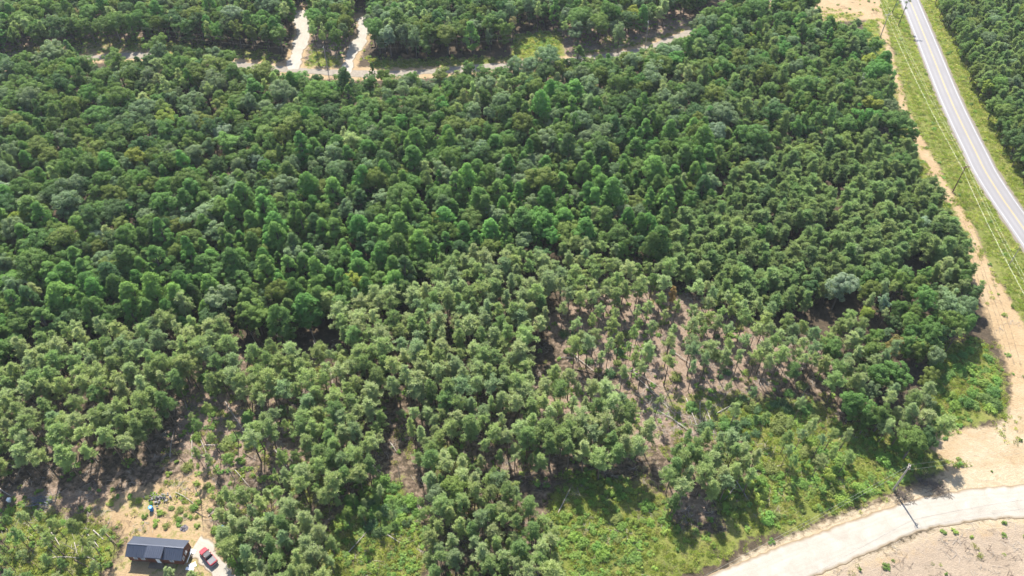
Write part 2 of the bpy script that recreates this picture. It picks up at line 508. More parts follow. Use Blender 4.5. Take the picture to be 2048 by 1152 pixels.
def asphalt():
    m, nt, out = newmat('worn_grey_asphalt')
    co = coords(nt)
    n1 = noise(nt, 0.12, 4, 0.6, co); n2 = noise(nt, 6.0, 3, 0.7, co)
    c = ramp(nt, mathn(nt, 'MULTIPLY_ADD', n2, 0.45, mathn(nt, 'MULTIPLY', n1, 0.55)), [(0.3, (0.165, 0.158, 0.160)), (0.7, (0.208, 0.200, 0.202))])
    ac = nt.nodes.new('ShaderNodeAttribute'); ac.attribute_name = 'across'
    d_ = mathn(nt, 'ABSOLUTE', mathn(nt, 'SUBTRACT', mathn(nt, 'ABSOLUTE', mathn(nt, 'SUBTRACT', mathn(nt, 'ABSOLUTE', ac.outputs['Fac']), 0.45)), 0.21))
    wp = mathn(nt, 'MULTIPLY', mathn(nt, 'SUBTRACT', 1.0, mathn(nt, 'MULTIPLY', d_, 7.0), clamp=True), n1)
    c = mixc(nt, mathn(nt, 'MULTIPLY', wp, 0.7), c, (0.125, 0.118, 0.120))
    b = N(nt, 'ShaderNodeBsdfPrincipled'); b.inputs['Roughness'].default_value = 0.75; b.inputs['Specular IOR Level'].default_value = 0.35
    nt.links.new(c, b.inputs['Base Color']); nt.links.new(b.outputs[0], out.inputs[0])
    return m
def gravel_mat():
    m, nt, out = newmat('pale_crushed_gravel')
    co = coords(nt)
    n1 = noise(nt, 0.25, 5, 0.6, co, 0.8); n2 = noise(nt, 5.0, 4, 0.75, co)
    c = ramp(nt, mathn(nt, 'MULTIPLY_ADD', n2, 0.45, mathn(nt, 'MULTIPLY', n1, 0.55)), [(0.28, (0.219, 0.190, 0.154)), (0.48, (0.284, 0.258, 0.216)), (0.68, (0.338, 0.314, 0.271))])
    ac = nt.nodes.new('ShaderNodeAttribute'); ac.attribute_name = 'across'
    aw = mathn(nt, 'ADD', ac.outputs['Fac'], mathn(nt, 'MULTIPLY', mathn(nt, 'SUBTRACT', n1, 0.5), 0.22))
    d_ = mathn(nt, 'ABSOLUTE', mathn(nt, 'SUBTRACT', mathn(nt, 'ABSOLUTE', mathn(nt, 'SUBTRACT', mathn(nt, 'ABSOLUTE', aw), 0.42)), 0.12))
    trk = mathn(nt, 'MULTIPLY', mathn(nt, 'SUBTRACT', 1.0, mathn(nt, 'MULTIPLY', d_, 9.0), clamp=True), mathn(nt, 'MULTIPLY_ADD', n1, 1.2, -0.1, clamp=True))
    c = mixc(nt, mathn(nt, 'MULTIPLY', trk, 0.32), c, (0.182, 0.158, 0.121))
    edg = mathn(nt, 'MULTIPLY', mathn(nt, 'SUBTRACT', mathn(nt, 'ADD', mathn(nt, 'ABSOLUTE', aw), mathn(nt, 'MULTIPLY', n2, 0.2)), 0.93, clamp=True), 6.0, clamp=True)
    c = mixc(nt, edg, c, (0.182, 0.137, 0.085))
    b = N(nt, 'ShaderNodeBsdfPrincipled'); b.inputs['Roughness'].default_value = 0.9; b.inputs['Specular IOR Level'].default_value = 0.2
    bp = N(nt, 'ShaderNodeBump'); bp.inputs['Strength'].default_value = 0.5; bp.inputs['Distance'].default_value = 0.15
    nt.links.new(n2, bp.inputs['Height']); nt.links.new(bp.outputs[0], b.inputs['Normal'])
    nt.links.new(c, b.inputs['Base Color']); nt.links.new(b.outputs[0], out.inputs[0])
    return m
M['asphalt'] = asphalt(); M['gravel'] = gravel_mat()
M['dirt'] = plain('tan_dirt_gravel', (0.205, 0.178, 0.142), 0.95, 0.22, 0.8, 0.1)
M['white_paint'] = plain('white_road_paint', (0.34, 0.34, 0.335), 0.6, 0.25, 0.8)
M['yellow_paint'] = plain('yellow_road_paint', (0.36, 0.27, 0.10), 0.6, 0.12, 0.6)
M['shoulder'] = plain('shoulder_gravel', (0.155, 0.135, 0.105), 0.95, 0.3, 2.5, 0.1)

pl = resample(paved_c, 3.0)
tag(strip_mesh('road_shoulder', pl, 4.75, 0.05, None, 0.3, 0.28, 4).build('road_shoulder', M['shoulder']), kind='structure')
road = tag(strip_mesh('paved_road', pl, 3.85, 0.12, None, 0.12, 0.0, 8, 0.05).build('paved_road', M['asphalt']), kind='structure')
def offset_line(line, off, z):
    out = []
    for i, p in enumerate(line):
        d = (line[min(i + 1, len(line) - 1)] - line[max(i - 1, 0)]).normalized()
        out.append(p + Vector((d.y, -d.x, 0)) * off + Vector((0, 0, z)))
    return out
def mark(name, off, hw, z, mat):
    L = offset_line(pl, off, 0)
    mb = MB(); v = []
    for i, p in enumerate(L):
        d = (L[min(i + 1, len(L) - 1)] - L[max(i - 1, 0)]).normalized(); s = Vector((d.y, -d.x, 0))
        v += [p - s * hw + Vector((0, 0, z)), p + s * hw + Vector((0, 0, z))]
    mb.add(v, [(2 * i, 2 * i + 1, 2 * i + 3, 2 * i + 2) for i in range(len(L) - 1)])
    return mb.build(name, mat, road)
mark('edge_line', -3.36, 0.09, 0.145, M['white_paint']); mark('edge_line', 3.36, 0.09, 0.145, M['white_paint'])
mark('centre_line', -0.14, 0.075, 0.178, M['yellow_paint']); mark('centre_line', 0.14, 0.075, 0.178, M['yellow_paint'])

gl = resample(gravel_c, 1.2)
tag(strip_mesh('gravel_road', gl, [3.7 + 0.25 * math.sin(i * 0.13) for i in range(len(gl))], 0.07, None, 0.16, 0.22, 12, 0.08).build('gravel_road', M['gravel']), kind='structure')
fl = resample(far_c, 1.5)
tag(strip_mesh('far_gravel_road', fl, [2.0 + 0.4 * math.sin(i * 0.21) for i in range(len(fl))], 0.07, None, 0.16, 0.35, 4).build('far_gravel_road', M['dirt']), kind='structure')
da = resample(drive_a, 1.5)
tag(strip_mesh('gravel_driveway', da, [2.2 + 1.5 * min(1, i / len(da)) + 0.6 * math.sin(i * 0.55) for i in range(len(da))], 0.085, None, 0.16, 0.5, 4).build('gravel_driveway', M['gravel']), kind='structure')
db = resample(drive_b, 1.5)
tag(strip_mesh('gravel_driveway', db, [2.0 + 1.5 * min(1, i / len(db)) + 0.6 * math.sin(i * 0.5 + 1) for i in range(len(db))], 0.085, None, 0.16, 0.5, 4).build('gravel_driveway', M['gravel']), kind='structure')
dh = resample(house_drive, 0.8)
tag(strip_mesh('house_driveway', dh, [1.3 + 1.1 * min(1, i / len(dh)) for i in range(len(dh))], 0.05, None, 0.13, 0.4, 5).build('house_driveway', M['gravel']), kind='structure')

# faint tyre ruts pressed into the sandy lot
def rut_mat():
    m, nt, out = newmat('tyre_rut_sand')
    co = coords(nt)
    n1 = noise(nt, 0.5, 4, 0.7, co); n2 = noise(nt, 4.0, 3, 0.7, co)
    b = N(nt, 'ShaderNodeBsdfPrincipled'); b.inputs['Roughness'].default_value = 0.95; b.inputs['Specular IOR Level'].default_value = 0.1
    nt.links.new(ramp(nt, n2, [(0.3, (0.215, 0.158, 0.095)), (0.7, (0.29, 0.228, 0.15))]), b.inputs['Base Color'])
    tr = nt.nodes.new('ShaderNodeBsdfTransparent'); mxs = nt.nodes.new('ShaderNodeMixShader')
    nt.links.new(mathn(nt, 'MULTIPLY_ADD', mathn(nt, 'SUBTRACT', mathn(nt, 'MULTIPLY_ADD', n2, 0.4, mathn(nt, 'MULTIPLY', n1, 0.6)), 0.5), 4.0, 0.22, clamp=True), mxs.inputs[0])
    nt.links.new(tr.outputs[0], mxs.inputs[1]); nt.links.new(b.outputs[0], mxs.inputs[2]); nt.links.new(mxs.outputs[0], out.inputs[0])
    return m
M['rut'] = rut_mat()
RUTS = [
        [(2010, 720), (1988, 640), (1965, 570), (1945, 500), (1920, 440)], [(2035, 730), (2012, 650), (1985, 575), (1962, 505), (1938, 445)],
        [(1700, 1035), (1780, 1000), (1860, 975), (1900, 960)], [(1640, 1050), (1720, 1018), (1800, 992)]]
for k, pxs in enumerate(RUTS):
    rl_ = resample(catmull([G(*p) for p in pxs], 8), 0.8)
    for off in (-0.8, 0.8):
        L_ = [p + Vector((random.gauss(0, 0.03), random.gauss(0, 0.03), 0)) for p in offset_line(rl_, off, 0)]
        mb = MB(); v = []
        for i, p in enumerate(L_):
            d = (L_[min(i + 1, len(L_) - 1)] - L_[max(i - 1, 0)]).normalized(); q = Vector((d.y, -d.x, 0)); hw = 0.16 + 0.06 * math.sin(i * 0.7 + k)
            v += [p - q * hw + Vector((0, 0, 0.062 + 0.004 * k)), p + q * hw + Vector((0, 0, 0.062 + 0.004 * k))]
        mb.add(v, [(2 * i, 2 * i + 1, 2 * i + 3, 2 * i + 2) for i in range(len(L_) - 1)])
        tag(mb.build('path_rut', M['rut']), kind='structure')

# ------------------------------------------------------------------ plant prototypes (mesh data only)
def leaves(cen, nor, size, rs, elong=1.0):
    """rhombic leaf faces: centres (n,3), facing nor (n,3)"""
    n = len(cen)
    r = rs.normal(size=(n, 3))
    nor = nor / (np.linalg.norm(nor, axis=1, keepdims=True) + 1e-9)
    t = np.cross(nor, r); t /= np.linalg.norm(t, axis=1, keepdims=True) + 1e-9
    b = np.cross(nor, t)
    a = (size * (0.7 + 0.6 * rs.random(n)))[:, None]
    t = t * a * elong; b = b * a * 0.62
    v = np.stack([cen - t, cen - b + nor * a * 0.12, cen + t, cen + b + nor * a * 0.12], 1)
    return v

def unit(rs, n):
    d = rs.normal(size=(n, 3))
    return d / np.linalg.norm(d, axis=1, keepdims=True)

class Plant:
    def __init__(self):
        self.lv, self.lt = [], []
        self.wood = MB()
    def leaf_mesh(self, name, mat):
        v = np.concatenate(self.lv); t = np.concatenate(self.lt)
        return quads_mesh(name, v, t, mat)

def quads_mesh(name, v, tint, mat, wood=None, wmat=None):
    n = len(v)
    V = v.reshape(-1, 3)
    F = np.arange(n * 4).reshape(-1, 4)
    me = bpy.data.meshes.new(name)
    wv = np.array(wood.v, dtype=float).reshape(-1, 3) if wood else np.zeros((0, 3))
    faces = F.tolist() + ([tuple(i + n * 4 for i in f) for f in wood.f] if wood else [])
    me.from_pydata(np.concatenate([V, wv]).tolist(), [], faces)
    me.materials.append(mat)
    if wood:
        me.materials.append(wmat)
        me.polygons.foreach_set('material_index', [0] * n + [1] * len(wood.f))
    a = me.attributes.new('tint', 'FLOAT', 'POINT')
    a.data.foreach_set('value', np.concatenate([np.repeat(tint, 4), np.zeros(len(wv))]).astype(np.float32))
    me.update()
    return me

def puff(pl, c, r, n, size, rs, up=0.35, flat=0.8, outward=None):
    d = unit(rs, n)
    if outward is not None:
        d = d + outward * 0.55
    d[:, 2] += up
    d /= np.linalg.norm(d, axis=1, keepdims=True)
    rad = r * (0.55 + 0.5 * rs.random(n) ** 0.6)
    p = c + d * rad[:, None] * np.array([1, 1, flat])
    nor = d * 0.85 + unit(rs, n) * 0.45 + np.array([0, 0, 0.2])
    pl.lv.append(leaves(p, nor, np.full(n, size), rs))
    pl.lt.append(np.clip(rs.normal(0.5, 0.2) * 0.5 + 0.25 + rs.normal(0, 0.16, n), 0, 1))

def broadleaf(seed, H=12.0, Rc=3.3, base=0.28, point=0.0, npuff=85, nleaf=76, lsize=0.165):
    """rounded (point=0) or pointed (point=1) leafy crown on a forked trunk"""
    rs = np.random.default_rng(seed)
    p = Plant()
    zb = H * base
    lobes = [(rs.uniform(0, 2 * math.pi), rs.uniform(0.75, 1.2)) for _ in range(5)]
    def prof(t):
        if point > 0.5:
            return (math.sin(min(1, t * 2.2) * math.pi / 2) ** 0.7) * (max(0.0, 1 - t) ** 0.62) * 1.28
        return math.sin(math.pi * min(1, 0.16 + 0.84 * t)) ** 0.6 if t < 0.98 else 0.12
    w = p.wood
    lean = Vector((rs.uniform(-0.4, 0.4), rs.uniform(-0.4, 0.4), 0))
    tr = [Vector((0, 0, -0.3)), Vector((0, 0, 0)) + lean * 0.05, lean * 0.3 + Vector((0, 0, H * 0.35)), lean * 0.7 + Vector((0, 0, H * 0.62)), lean + Vector((0, 0, H * 0.93))]
    w.tube(tr, [0.26, 0.21, 0.155, 0.10, 0.03], 6)
    k = 0
    sub = []
    for q in range(int(rs.integers(4, 7))):
        a = q * 2.4 + rs.uniform(-0.6, 0.6); rr = Rc * rs.uniform(0.25, 0.62) if q else 0.0
        rad = Rc * rs.uniform(0.42, 0.66)
        zc = min(H - rad * 0.9, H * (rs.uniform(0.52, 0.80) if q else 0.80))
        sub.append((np.array([rr * math.cos(a) + lean.x, rr * math.sin(a) + lean.y, zc]), rad, rs.uniform(0.9, 1.25)))
    while point < 0.5 and k < npuff:
        c0, rad, zs = sub[k % len(sub)]
        d = unit(rs, 1)[0]; d[2] = d[2] * 0.8 + 0.25
        c = c0 + d * rad * (0.45 + 0.55 * rs.random()) * np.array([1, 1, zs])
        if rs.random() < 0.14:
            c = np.array([c[0] * 0.8, c[1] * 0.8, rs.uniform(zb, H * 0.6)])
        puff(p, c, rs.uniform(0.45, 0.95) * Rc / 3.3, nleaf, lsize, rs, 0.35, 0.8, d * 0.8)
        if k % 7 == 0:
            st = Vector((0, 0, zb * 0.8 + (c[2] - zb * 0.8) * 0.35)) + lean * 0.5
            w.tube([st, st.lerp(Vector(c), 0.5) + Vector((0, 0, 0.25)), Vector(c)], [0.075, 0.05, 0.018], 5, caps=False)
        k += 1
    while k < npuff:
        t = rs.random() ** 0.85
        a = rs.uniform(0, 2 * math.pi)
        lob = 1.0
        for la, ls in lobes:
            lob += 0.16 * (ls - 0.9) * math.cos(a - la) * 2
        rr = Rc * prof(t) * lob * (0.30 + 0.70 * math.sqrt(rs.random()))
        c = np.array([rr * math.cos(a), rr * math.sin(a), zb + (H - zb - 0.4) * t]) + np.array([lean.x, lean.y, 0]) * (0.3 + 0.7 * t)
        pr = rs.uniform(0.55, 1.05) * Rc / 3.3
        out = np.array([math.cos(a), math.sin(a), 0.5]) * min(1, rr / Rc + 0.2)
        puff(p, c, pr, nleaf, lsize, rs, 0.35, 0.8, out)
        if k % 7 == 0:
            st = Vector((0, 0, zb * 0.8 + (c[2] - zb * 0.8) * 0.45)) + lean * 0.5
            mid = st.lerp(Vector(c), 0.5) + Vector((0, 0, 0.25))
            w.tube([st, mid, Vector(c)], [0.075, 0.05, 0.018], 5, caps=False)
        k += 1
    return p

def tuft(pl, c, r, n, rs, size=0.12, up=0.25):
    """a pompom of needle sprays"""
    d = unit(rs, n); d[:, 2] = d[:, 2] * 0.9 + up
    d /= np.linalg.norm(d, axis=1, keepdims=True)
    p = c + d * (r * (0.35 + 0.6 * rs.random(n)))[:, None]
    side = np.cross(d, unit(rs, n)); side /= np.linalg.norm(side, axis=1, keepdims=True) + 1e-9
    L = (r * (0.42 + 0.3 * rs.random(n)))[:, None]
    wd = (size * (0.3 + 0.3 * rs.random(n)))[:, None]
    v = np.stack([p - d * L, p - side * wd, p + d * L * 0.8, p + side * wd], 1)
    pl.lv.append(v)
    pl.lt.append(np.clip(rs.normal(0.5, 0.16) * 0.6 + 0.2 + rs.normal(0, 0.13, n), 0, 1))

def pine(seed, H=13.0, Rc=2.4, base=0.52, ntuft=95, nneedle=40, tr=0.62, snags=7, conic=0.3):
    rs = np.random.default_rng(seed)
    p = Plant()
    w = p.wood
    bend = Vector((rs.uniform(-0.35, 0.35), rs.uniform(-0.35, 0.35), 0))
    def axis(t):
        return bend * t * t + Vector((0, 0, H * t))
    w.tube([Vector((0, 0, -0.3))] + [axis(t) for t in (0.0, 0.25, 0.5, 0.75, 0.97)], [0.19, 0.16, 0.135, 0.105, 0.065, 0.02], 6)
    for k in range(snags):
        t = rs.uniform(0.22, base)
        a = rs.uniform(0, 2 * math.pi); L = rs.uniform(0.4, 1.4)
        s = axis(t)
        w.tube([s, s + Vector((math.cos(a) * L, math.sin(a) * L, rs.uniform(-0.15, 0.3)))], [0.028, 0.008], 4, caps=False)
    nb = max(10, ntuft // 5)
    made = 0
    for k in range(nb):
        t = base + (0.97 - base) * (k + rs.random()) / nb
        u = (t - base) / (0.97 - base)
        a = k * 2.4 + rs.uniform(-0.5, 0.5)
        shape = (1 - conic) * math.sqrt(max(0.02, 1 - (1.35 * u - 0.35) ** 2)) + conic * (1 - u)
        L = Rc * max(0.28, shape) * rs.uniform(0.6, 1.12)
        s = axis(t)
        tip = s + Vector((math.cos(a) * L, math.sin(a) * L, L * rs.uniform(0.12, 0.55)))
        w.tube([s, s.lerp(tip, 0.55) + Vector((0, 0, -0.05)), tip], [0.045, 0.03, 0.01], 4, caps=False)
        m = max(2, int(round(ntuft / nb * (0.5 + L / Rc))))
        for j in range(m):
            q = s.lerp(tip, 0.35 + 0.68 * (j + rs.random()) / m) + Vector(rs.normal(0, 0.22, 3))
            tuft(p, np.array(q), tr * rs.uniform(0.72, 1.2), nneedle, rs)
            made += 1
    for j in range(5):
        tuft(p, np.array(axis(0.97)) + np.array([rs.normal(0, 0.2), rs.normal(0, 0.2), rs.uniform(-0.5, 0.25)]), tr * 0.85, nneedle, rs)
    return p

def bush(seed, Rc=0.9, Hh=0.9, npuff=12, nleaf=34, lsize=0.13):
    rs = np.random.default_rng(seed)
    p = Plant()
    for k in range(npuff):
        a = rs.uniform(0, 2 * math.pi); rr = Rc * math.sqrt(rs.random()) * 0.8
        z = Hh * (0.25 + 0.55 * rs.random() * (1 - (rr / Rc) ** 2))
        puff(p, np.array([rr * math.cos(a), rr * math.sin(a), z]), 0.38 * Rc, nleaf, lsize, rs, 0.45, 0.8)
        p.wood.tube([(0, 0, -0.05), (rr * 0.5 * math.cos(a), rr * 0.5 * math.sin(a), z * 0.5), (rr * math.cos(a), rr * math.sin(a), z)], [0.02, 0.014, 0.006], 3, caps=False)
    return p

def grass_tuft(seed, n=40, L=0.45, spread=0.4):
    rs = np.random.default_rng(seed)
    p = Plant()
    a = rs.uniform(0, 2 * math.pi, n); r = spread * np.sqrt(rs.random(n))
    base = np.stack([r * np.cos(a), r * np.sin(a), np.zeros(n) - 0.02], 1)
    d = np.stack([np.cos(a) * 0.5, np.sin(a) * 0.5, np.ones(n)], 1) + rs.normal(0, 0.3, (n, 3)); d[:, 2] = np.abs(d[:, 2]) + 0.3
    d /= np.linalg.norm(d, axis=1, keepdims=True)
    s = np.cross(d, unit(rs, n)); s /= np.linalg.norm(s, axis=1, keepdims=True)
    ln = (L * (0.5 + 0.8 * rs.random(n)))[:, None]
    w = 0.045
    v = np.stack([base - s * w, base + d * ln * 0.5 + s * w, base + d * ln + np.array([0, 0, -0.05]), base + d * ln * 0.5 - s * w], 1)
    p.lv.append(v); p.lt.append(rs.random(n))
    return p

KINDS = {}
def register(kind, plants, leafmat, woodmat, heights):
    KINDS[kind] = dict(
        crown=[p.leaf_mesh(kind + '_crown', leafmat) for p in plants],
        trunk=[p.wood.mesh(kind + '_trunk', woodmat) for p in plants],
        joined=[quads_mesh(kind + '_mass', np.concatenate(p.lv), np.concatenate(p.lt), leafmat, p.wood, woodmat) for p in plants],
        h=heights)

pp = [pine(100 + i, H=13, Rc=rc, base=b, ntuft=nt_, conic=cn, tr=tr_, nneedle=34, snags=10) for i, (rc, b, nt_, cn, tr_) in enumerate([(2.1, 0.50, 105, 0.30, 0.52), (1.75, 0.46, 92, 0.4, 0.48), (2.4, 0.48, 125, 0.25, 0.54), (1.6, 0.42, 95, 0.55, 0.46), (2.0, 0.58, 80, 0.15, 0.55), (2.2, 0.44, 120, 0.4, 0.50), (1.45, 0.60, 52, 0.3, 0.48), (1.9, 0.40, 110, 0.5, 0.48), (1.2, 0.52, 48, 0.45, 0.45), (2.3, 0.55, 88, 0.1, 0.56), (2.0, 0.64, 60, 0.15, 0.50), (1.7, 0.68, 48, 0.2, 0.47), (2.2, 0.60, 66, 0.1, 0.52)])]
register('pine_tree', pp, M['needle'], M['pine_bark'], [13] * 13)
yp = [pine(200 + i, H=10, Rc=rc, base=b, ntuft=nt_, conic=cn, tr=0.46, snags=3, nneedle=38) for i, (rc, b, nt_, cn) in enumerate([(1.9, 0.30, 120, 0.55), (1.7, 0.28, 110, 0.7), (2.0, 0.35, 115, 0.45), (1.6, 0.32, 95, 0.6), (1.8, 0.25, 125, 0.65)])]
register('young_pine_tree', yp, M['needle'], M['pine_bark'], [10] * 5)
bl = [broadleaf(300 + i, H=12, Rc=rc, base=b, npuff=n_) for i, (rc, b, n_) in enumerate([(3.3, 0.28, 95), (2.8, 0.30, 80), (3.8, 0.34, 110), (3.0, 0.24, 90), (2.5, 0.32, 70), (3.4, 0.40, 85), (2.9, 0.22, 95)])]
register('broadleaf_tree', bl, M['leaf'], M['bark'], [12] * 7)
cb = [broadleaf(400 + i, H=13, Rc=rc, base=b, point=1.0, npuff=n_, lsize=0.16) for i, (rc, b, n_) in enumerate([(2.6, 0.18, 95), (2.2, 0.16, 85), (2.9, 0.2, 105), (2.4, 0.15, 95), (2.0, 0.2, 75), (2.7, 0.14, 110)])]
register('conical_broadleaf_tree', cb, M['leaf'], M['bark'], [13] * 6)

TONES = {
    'olive-green': (0.087, 0.116, 0.030), 'grey-green': (0.097, 0.134, 0.067), 'mid-green': (0.070, 0.116, 0.032), 'dark green': (0.048, 0.084, 0.031),
    'yellow-green': (0.134, 0.158, 0.031), 'bright green': (0.080, 0.149, 0.036), 'fresh green': (0.068, 0.129, 0.032), 'silvery green': (0.125, 0.165, 0.108),
    'sage-green': (0.173, 0.199, 0.096), 'soft green': (0.150, 0.182, 0.073), 'deep green': (0.109, 0.148, 0.056), 'blue-green': (0.131, 0.167, 0.086),
    'dull green': (0.116, 0.152, 0.058), 'muted green': (0.098, 0.132, 0.054),  # young pine leaf colours, the second slightly darker
    'rusty brown': (0.20, 0.12, 0.060), 'tan': (0.22, 0.18, 0.105), 'reddish olive': (0.130, 0.118, 0.040),
}

# ------------------------------------------------------------------ where the trees stand
TREES = []          # dicts
_cell = {}
def _near(x, y, r, k):
    ci, cj = int(x // 5), int(y // 5)
    for i in range(ci - 2, ci + 3):
        for j in range(cj - 2, cj + 3):
            for (a, b, q) in _cell.get((i, j), ()):
                if (a - x) ** 2 + (b - y) ** 2 < (k * (r + q)) ** 2:
                    return True
    return False
def _put(x, y, r):
    _cell.setdefault((int(x // 5), int(y // 5)), []).append((x, y, r))

def plant(kind, x, y, h, wide, tone, zone, var=None, label=None):
    nv = len(KINDS[kind]['crown'])
    TREES.append(dict(kind=kind, x=x, y=y, h=h, w=wide, tone=tone, zone=zone, var=random.randrange(nv) if var is None else var % nv,
                      rz=random.uniform(0, 6.283), lean=(random.gauss(0, 0.03), random.gauss(0, 0.03)), label=label))

def crown_r(kind, h, w):
    return {'pine_tree': 2.2 / 13, 'young_pine_tree': 1.8 / 10, 'broadleaf_tree': 3.1 / 12, 'conical_broadleaf_tree': 2.45 / 13}[kind] * h * w

paved_t = [tuple(p) for p in paved_c]; far_t = [tuple(p) for p in far_c]; grav_t = [tuple(p) for p in gravel_c]
da_t = [tuple(p) for p in drive_a]; db_t = [tuple(p) for p in drive_b]; dh_t = [tuple(p) for p in house_drive]
HOUSE = G(316, 1112)
KEEP_OUT = [GP(p) for p in (
    [(1600, -80), (1640, 62), (1745, 70), (1775, 140), (1800, 220), (1850, 310), (1900, 400), (1950, 500), (1990, 620), (2020, 700), (2080, 800), (2080, -80)],
    [(1030, 64), (1115, 60), (1130, 115), (1020, 120)],
    [(1190, 112), (1280, 97), (1370, 66), (1385, 92), (1300, 126), (1200, 138)],
    [(236, 1070), (300, 1050), (420, 1075), (480, 1152), (440, 1200), (180, 1200), (236, 1140)],
)]
def blocked(Q):
    b = (line_dist(Q, paved_t) < 11) | (line_dist(Q, far_t) < 3.4) | (line_dist(Q, grav_t) < 8.0) | (line_dist(Q, da_t) < 4.3) | (line_dist(Q, db_t) < 3.9) | (line_dist(Q, dh_t) < 3.4)
    for k in KEEP_OUT:
        b |= in_poly(Q, k)
    return b

def wpick(d):
    t = random.random() * sum(d.values())
    for k, v in d.items():
        t -= v
        if t <= 0: return k
    return k

def fill(zone, px_poly, zc, mix, hrange, wrange=(0.9, 1.15), k=0.72, gap=None, tries=9.0, right_ok=False, back=0, vars_=None, tone_fn=None):
    """scatter trees whose crowns stand in the given outline; mix = {kind: weight} or a function of the photo place"""
    poly = GP(px_poly, zc)
    lo, hi = poly.min(0), poly.max(0)
    area = (hi - lo).prod()
    n = int(area / 22 * tries)
    Q = lo + rng.random((n, 2)) * (hi - lo)
    Q = Q[in_poly(Q, poly)]
    if len(Q):
        bl_ = blocked(Q) if not right_ok else ((line_dist(Q, paved_t) < (13 if right_ok is True else right_ok)))
        if back: bl_ |= line_dist(Q, far_t) < back
        Q = Q[~bl_]
    made = 0
    for x, y in Q:
        if gap is not None:
            sc_, th = gap
            if vnoise(x + 300, y + 900, sc_) < th: continue
        px_, py_, _ = proj(x, y, zc)
        kind = wpick(mix(px_, py_) if callable(mix) else mix)
        h = random.triangular(*hrange); w = random.uniform(*wrange)
        if kind == 'conical_broadleaf_tree': h *= 1.16; w *= 1.04
        if zone == 'wood' and (150 < px_ < 300 or 480 < px_ < 930 or 1170 < px_ < 1400) and py_ < 240:
            dd = line_dist(np.array([[x, y]]), far_t)[0]
            if dd < 20:
                cap = 1.5 + dd * random.uniform(0.42, 0.62)
                if cap < h:
                    h = cap
                    if h < 4.2 and random.random() < 0.6: continue
        r = crown_r(kind, h, w)
        if _near(x, y, r, k): continue
        _put(x, y, r)
        tone = (tone_fn or default_tone)(kind, px_, py_)
        plant(kind, x, y, h, w, tone, zone, random.choice(vars_) if vars_ and kind == 'pine_tree' else None); made += 1
    return made

def default_tone(kind, px_, py_):
    if kind == 'broadleaf_tree':
        return wpick({'olive-green': 1.9, 'grey-green': 2.6, 'mid-green': 4.6, 'dark green': 1.6, 'yellow-green': 0.10, 'silvery green': 0.2, 'fresh green': 1.0})
    if kind == 'conical_broadleaf_tree':
        return wpick({'bright green': 3, 'fresh green': 3, 'mid-green': 2, 'dark green': 0.6})
    if kind == 'young_pine_tree':
        return wpick({'dull green': 4, 'deep green': 1.6, 'muted green': 2})
    if py_ > 850 or px_ < 760:
        return wpick({'sage-green': 3, 'soft green': 4, 'deep green': 2, 'blue-green': 0.8})
    return wpick({'sage-green': 4.5, 'soft green': 3, 'deep green': 1.2, 'blue-green': 1.5})

def special(kind, px, py, h, w, tone, label, zone, var=None):
    """a tree one can pick out: its crown centre is seen at (px, py)"""
    p = G(px, py, h * 0.72)
    _put(p.x, p.y, crown_r(kind, h, w))
    plant(kind, p.x, p.y, h, w, tone, zone, var, label)

Z_EDGE = 'mixed trees along the sandy track'
special('broadleaf_tree', 1684, 572, 12.5, 1.12, 'silvery green', 'large domed pale-topped broadleaf tree standing out of the pines', Z_EDGE, 2)
special('broadleaf_tree', 1772, 602, 11, 0.82, 'silvery green', 'small round pale-topped broadleaf tree behind the yellow-green one', Z_EDGE, 4)
special('broadleaf_tree', 1900, 605, 13, 1.1, 'grey-green', 'tall pale-leaved broadleaf tree leaning over the sandy track', Z_EDGE, 0)
special('broadleaf_tree', 1850, 600, 13, 1.0, 'mid-green', 'dense green broadleaf tree beside the tall pale-leaved one', Z_EDGE, 3)
special('broadleaf_tree', 1732, 628, 8.5, 1.0, 'yellow-green', 'yellow-green spreading tree below the domed pale-topped tree', Z_EDGE, 5)
special('broadleaf_tree', 1792, 688, 10, 1.1, 'reddish olive', 'reddish-tinged broadleaf tree above the bright shrubs', Z_EDGE, 6)
special('broadleaf_tree', 1944, 612, 6, 1.1, 'yellow-green', 'small yellow-green tree at the edge of the sandy track', Z_EDGE, 1)
special('broadleaf_tree', 1862, 752, 9.5, 1.05, 'olive-green', 'olive-yellow rounded tree next to the vine-covered mound', Z_EDGE, 3)
special('broadleaf_tree', 1882, 668, 9.5, 1.1, 'dark green', 'dark rounded tree above the vine-covered mound', Z_EDGE, 0)
special('broadleaf_tree', 1925, 575, 10.5, 1.0, 'deep green', 'dark bushy tree at the bend of the sandy track', Z_EDGE, 6)
special('broadleaf_tree', 1520, 462, 11.5, 0.75, 'fresh green', 'rich green broadleaf tree rising among the young pines', 'young pine stand', 4)
special('broadleaf_tree', 1808, 232, 9.5, 0.8, 'mid-green', 'round tree jutting over the tan strip beside the paved road', Z_EDGE, 1)
special('broadleaf_tree', 1715, 45, 7.0, 1.2, 'dark green', 'dark flat-topped tree at the edge of the sandy clearing', Z_EDGE, 5)
special('broadleaf_tree', 1434, 262, 13, 1.05, 'silvery green', 'large silvery tree at the top corner of the young pine stand', 'broadleaf wood', 2)
special('broadleaf_tree', 1372, 296, 15.5, 1.0, 'fresh green', 'tallest dark-sided green tree at the corner of the young pine stand', 'broadleaf wood', 3)
special('broadleaf_tree', 966, 296, 12.5, 0.85, 'silvery green', 'pale silvery tree in the middle of the broadleaf wood', 'broadleaf wood', 1)
special('broadleaf_tree', 1085, 440, 14, 1.15, 'fresh green', 'broad rich-green tree just above the centre pine stand', 'broadleaf wood', 2)
special('broadleaf_tree', 1125, 415, 14, 1.0, 'bright green', 'bright broad-crowned tree behind the pines at the wood edge', 'broadleaf wood', 0)
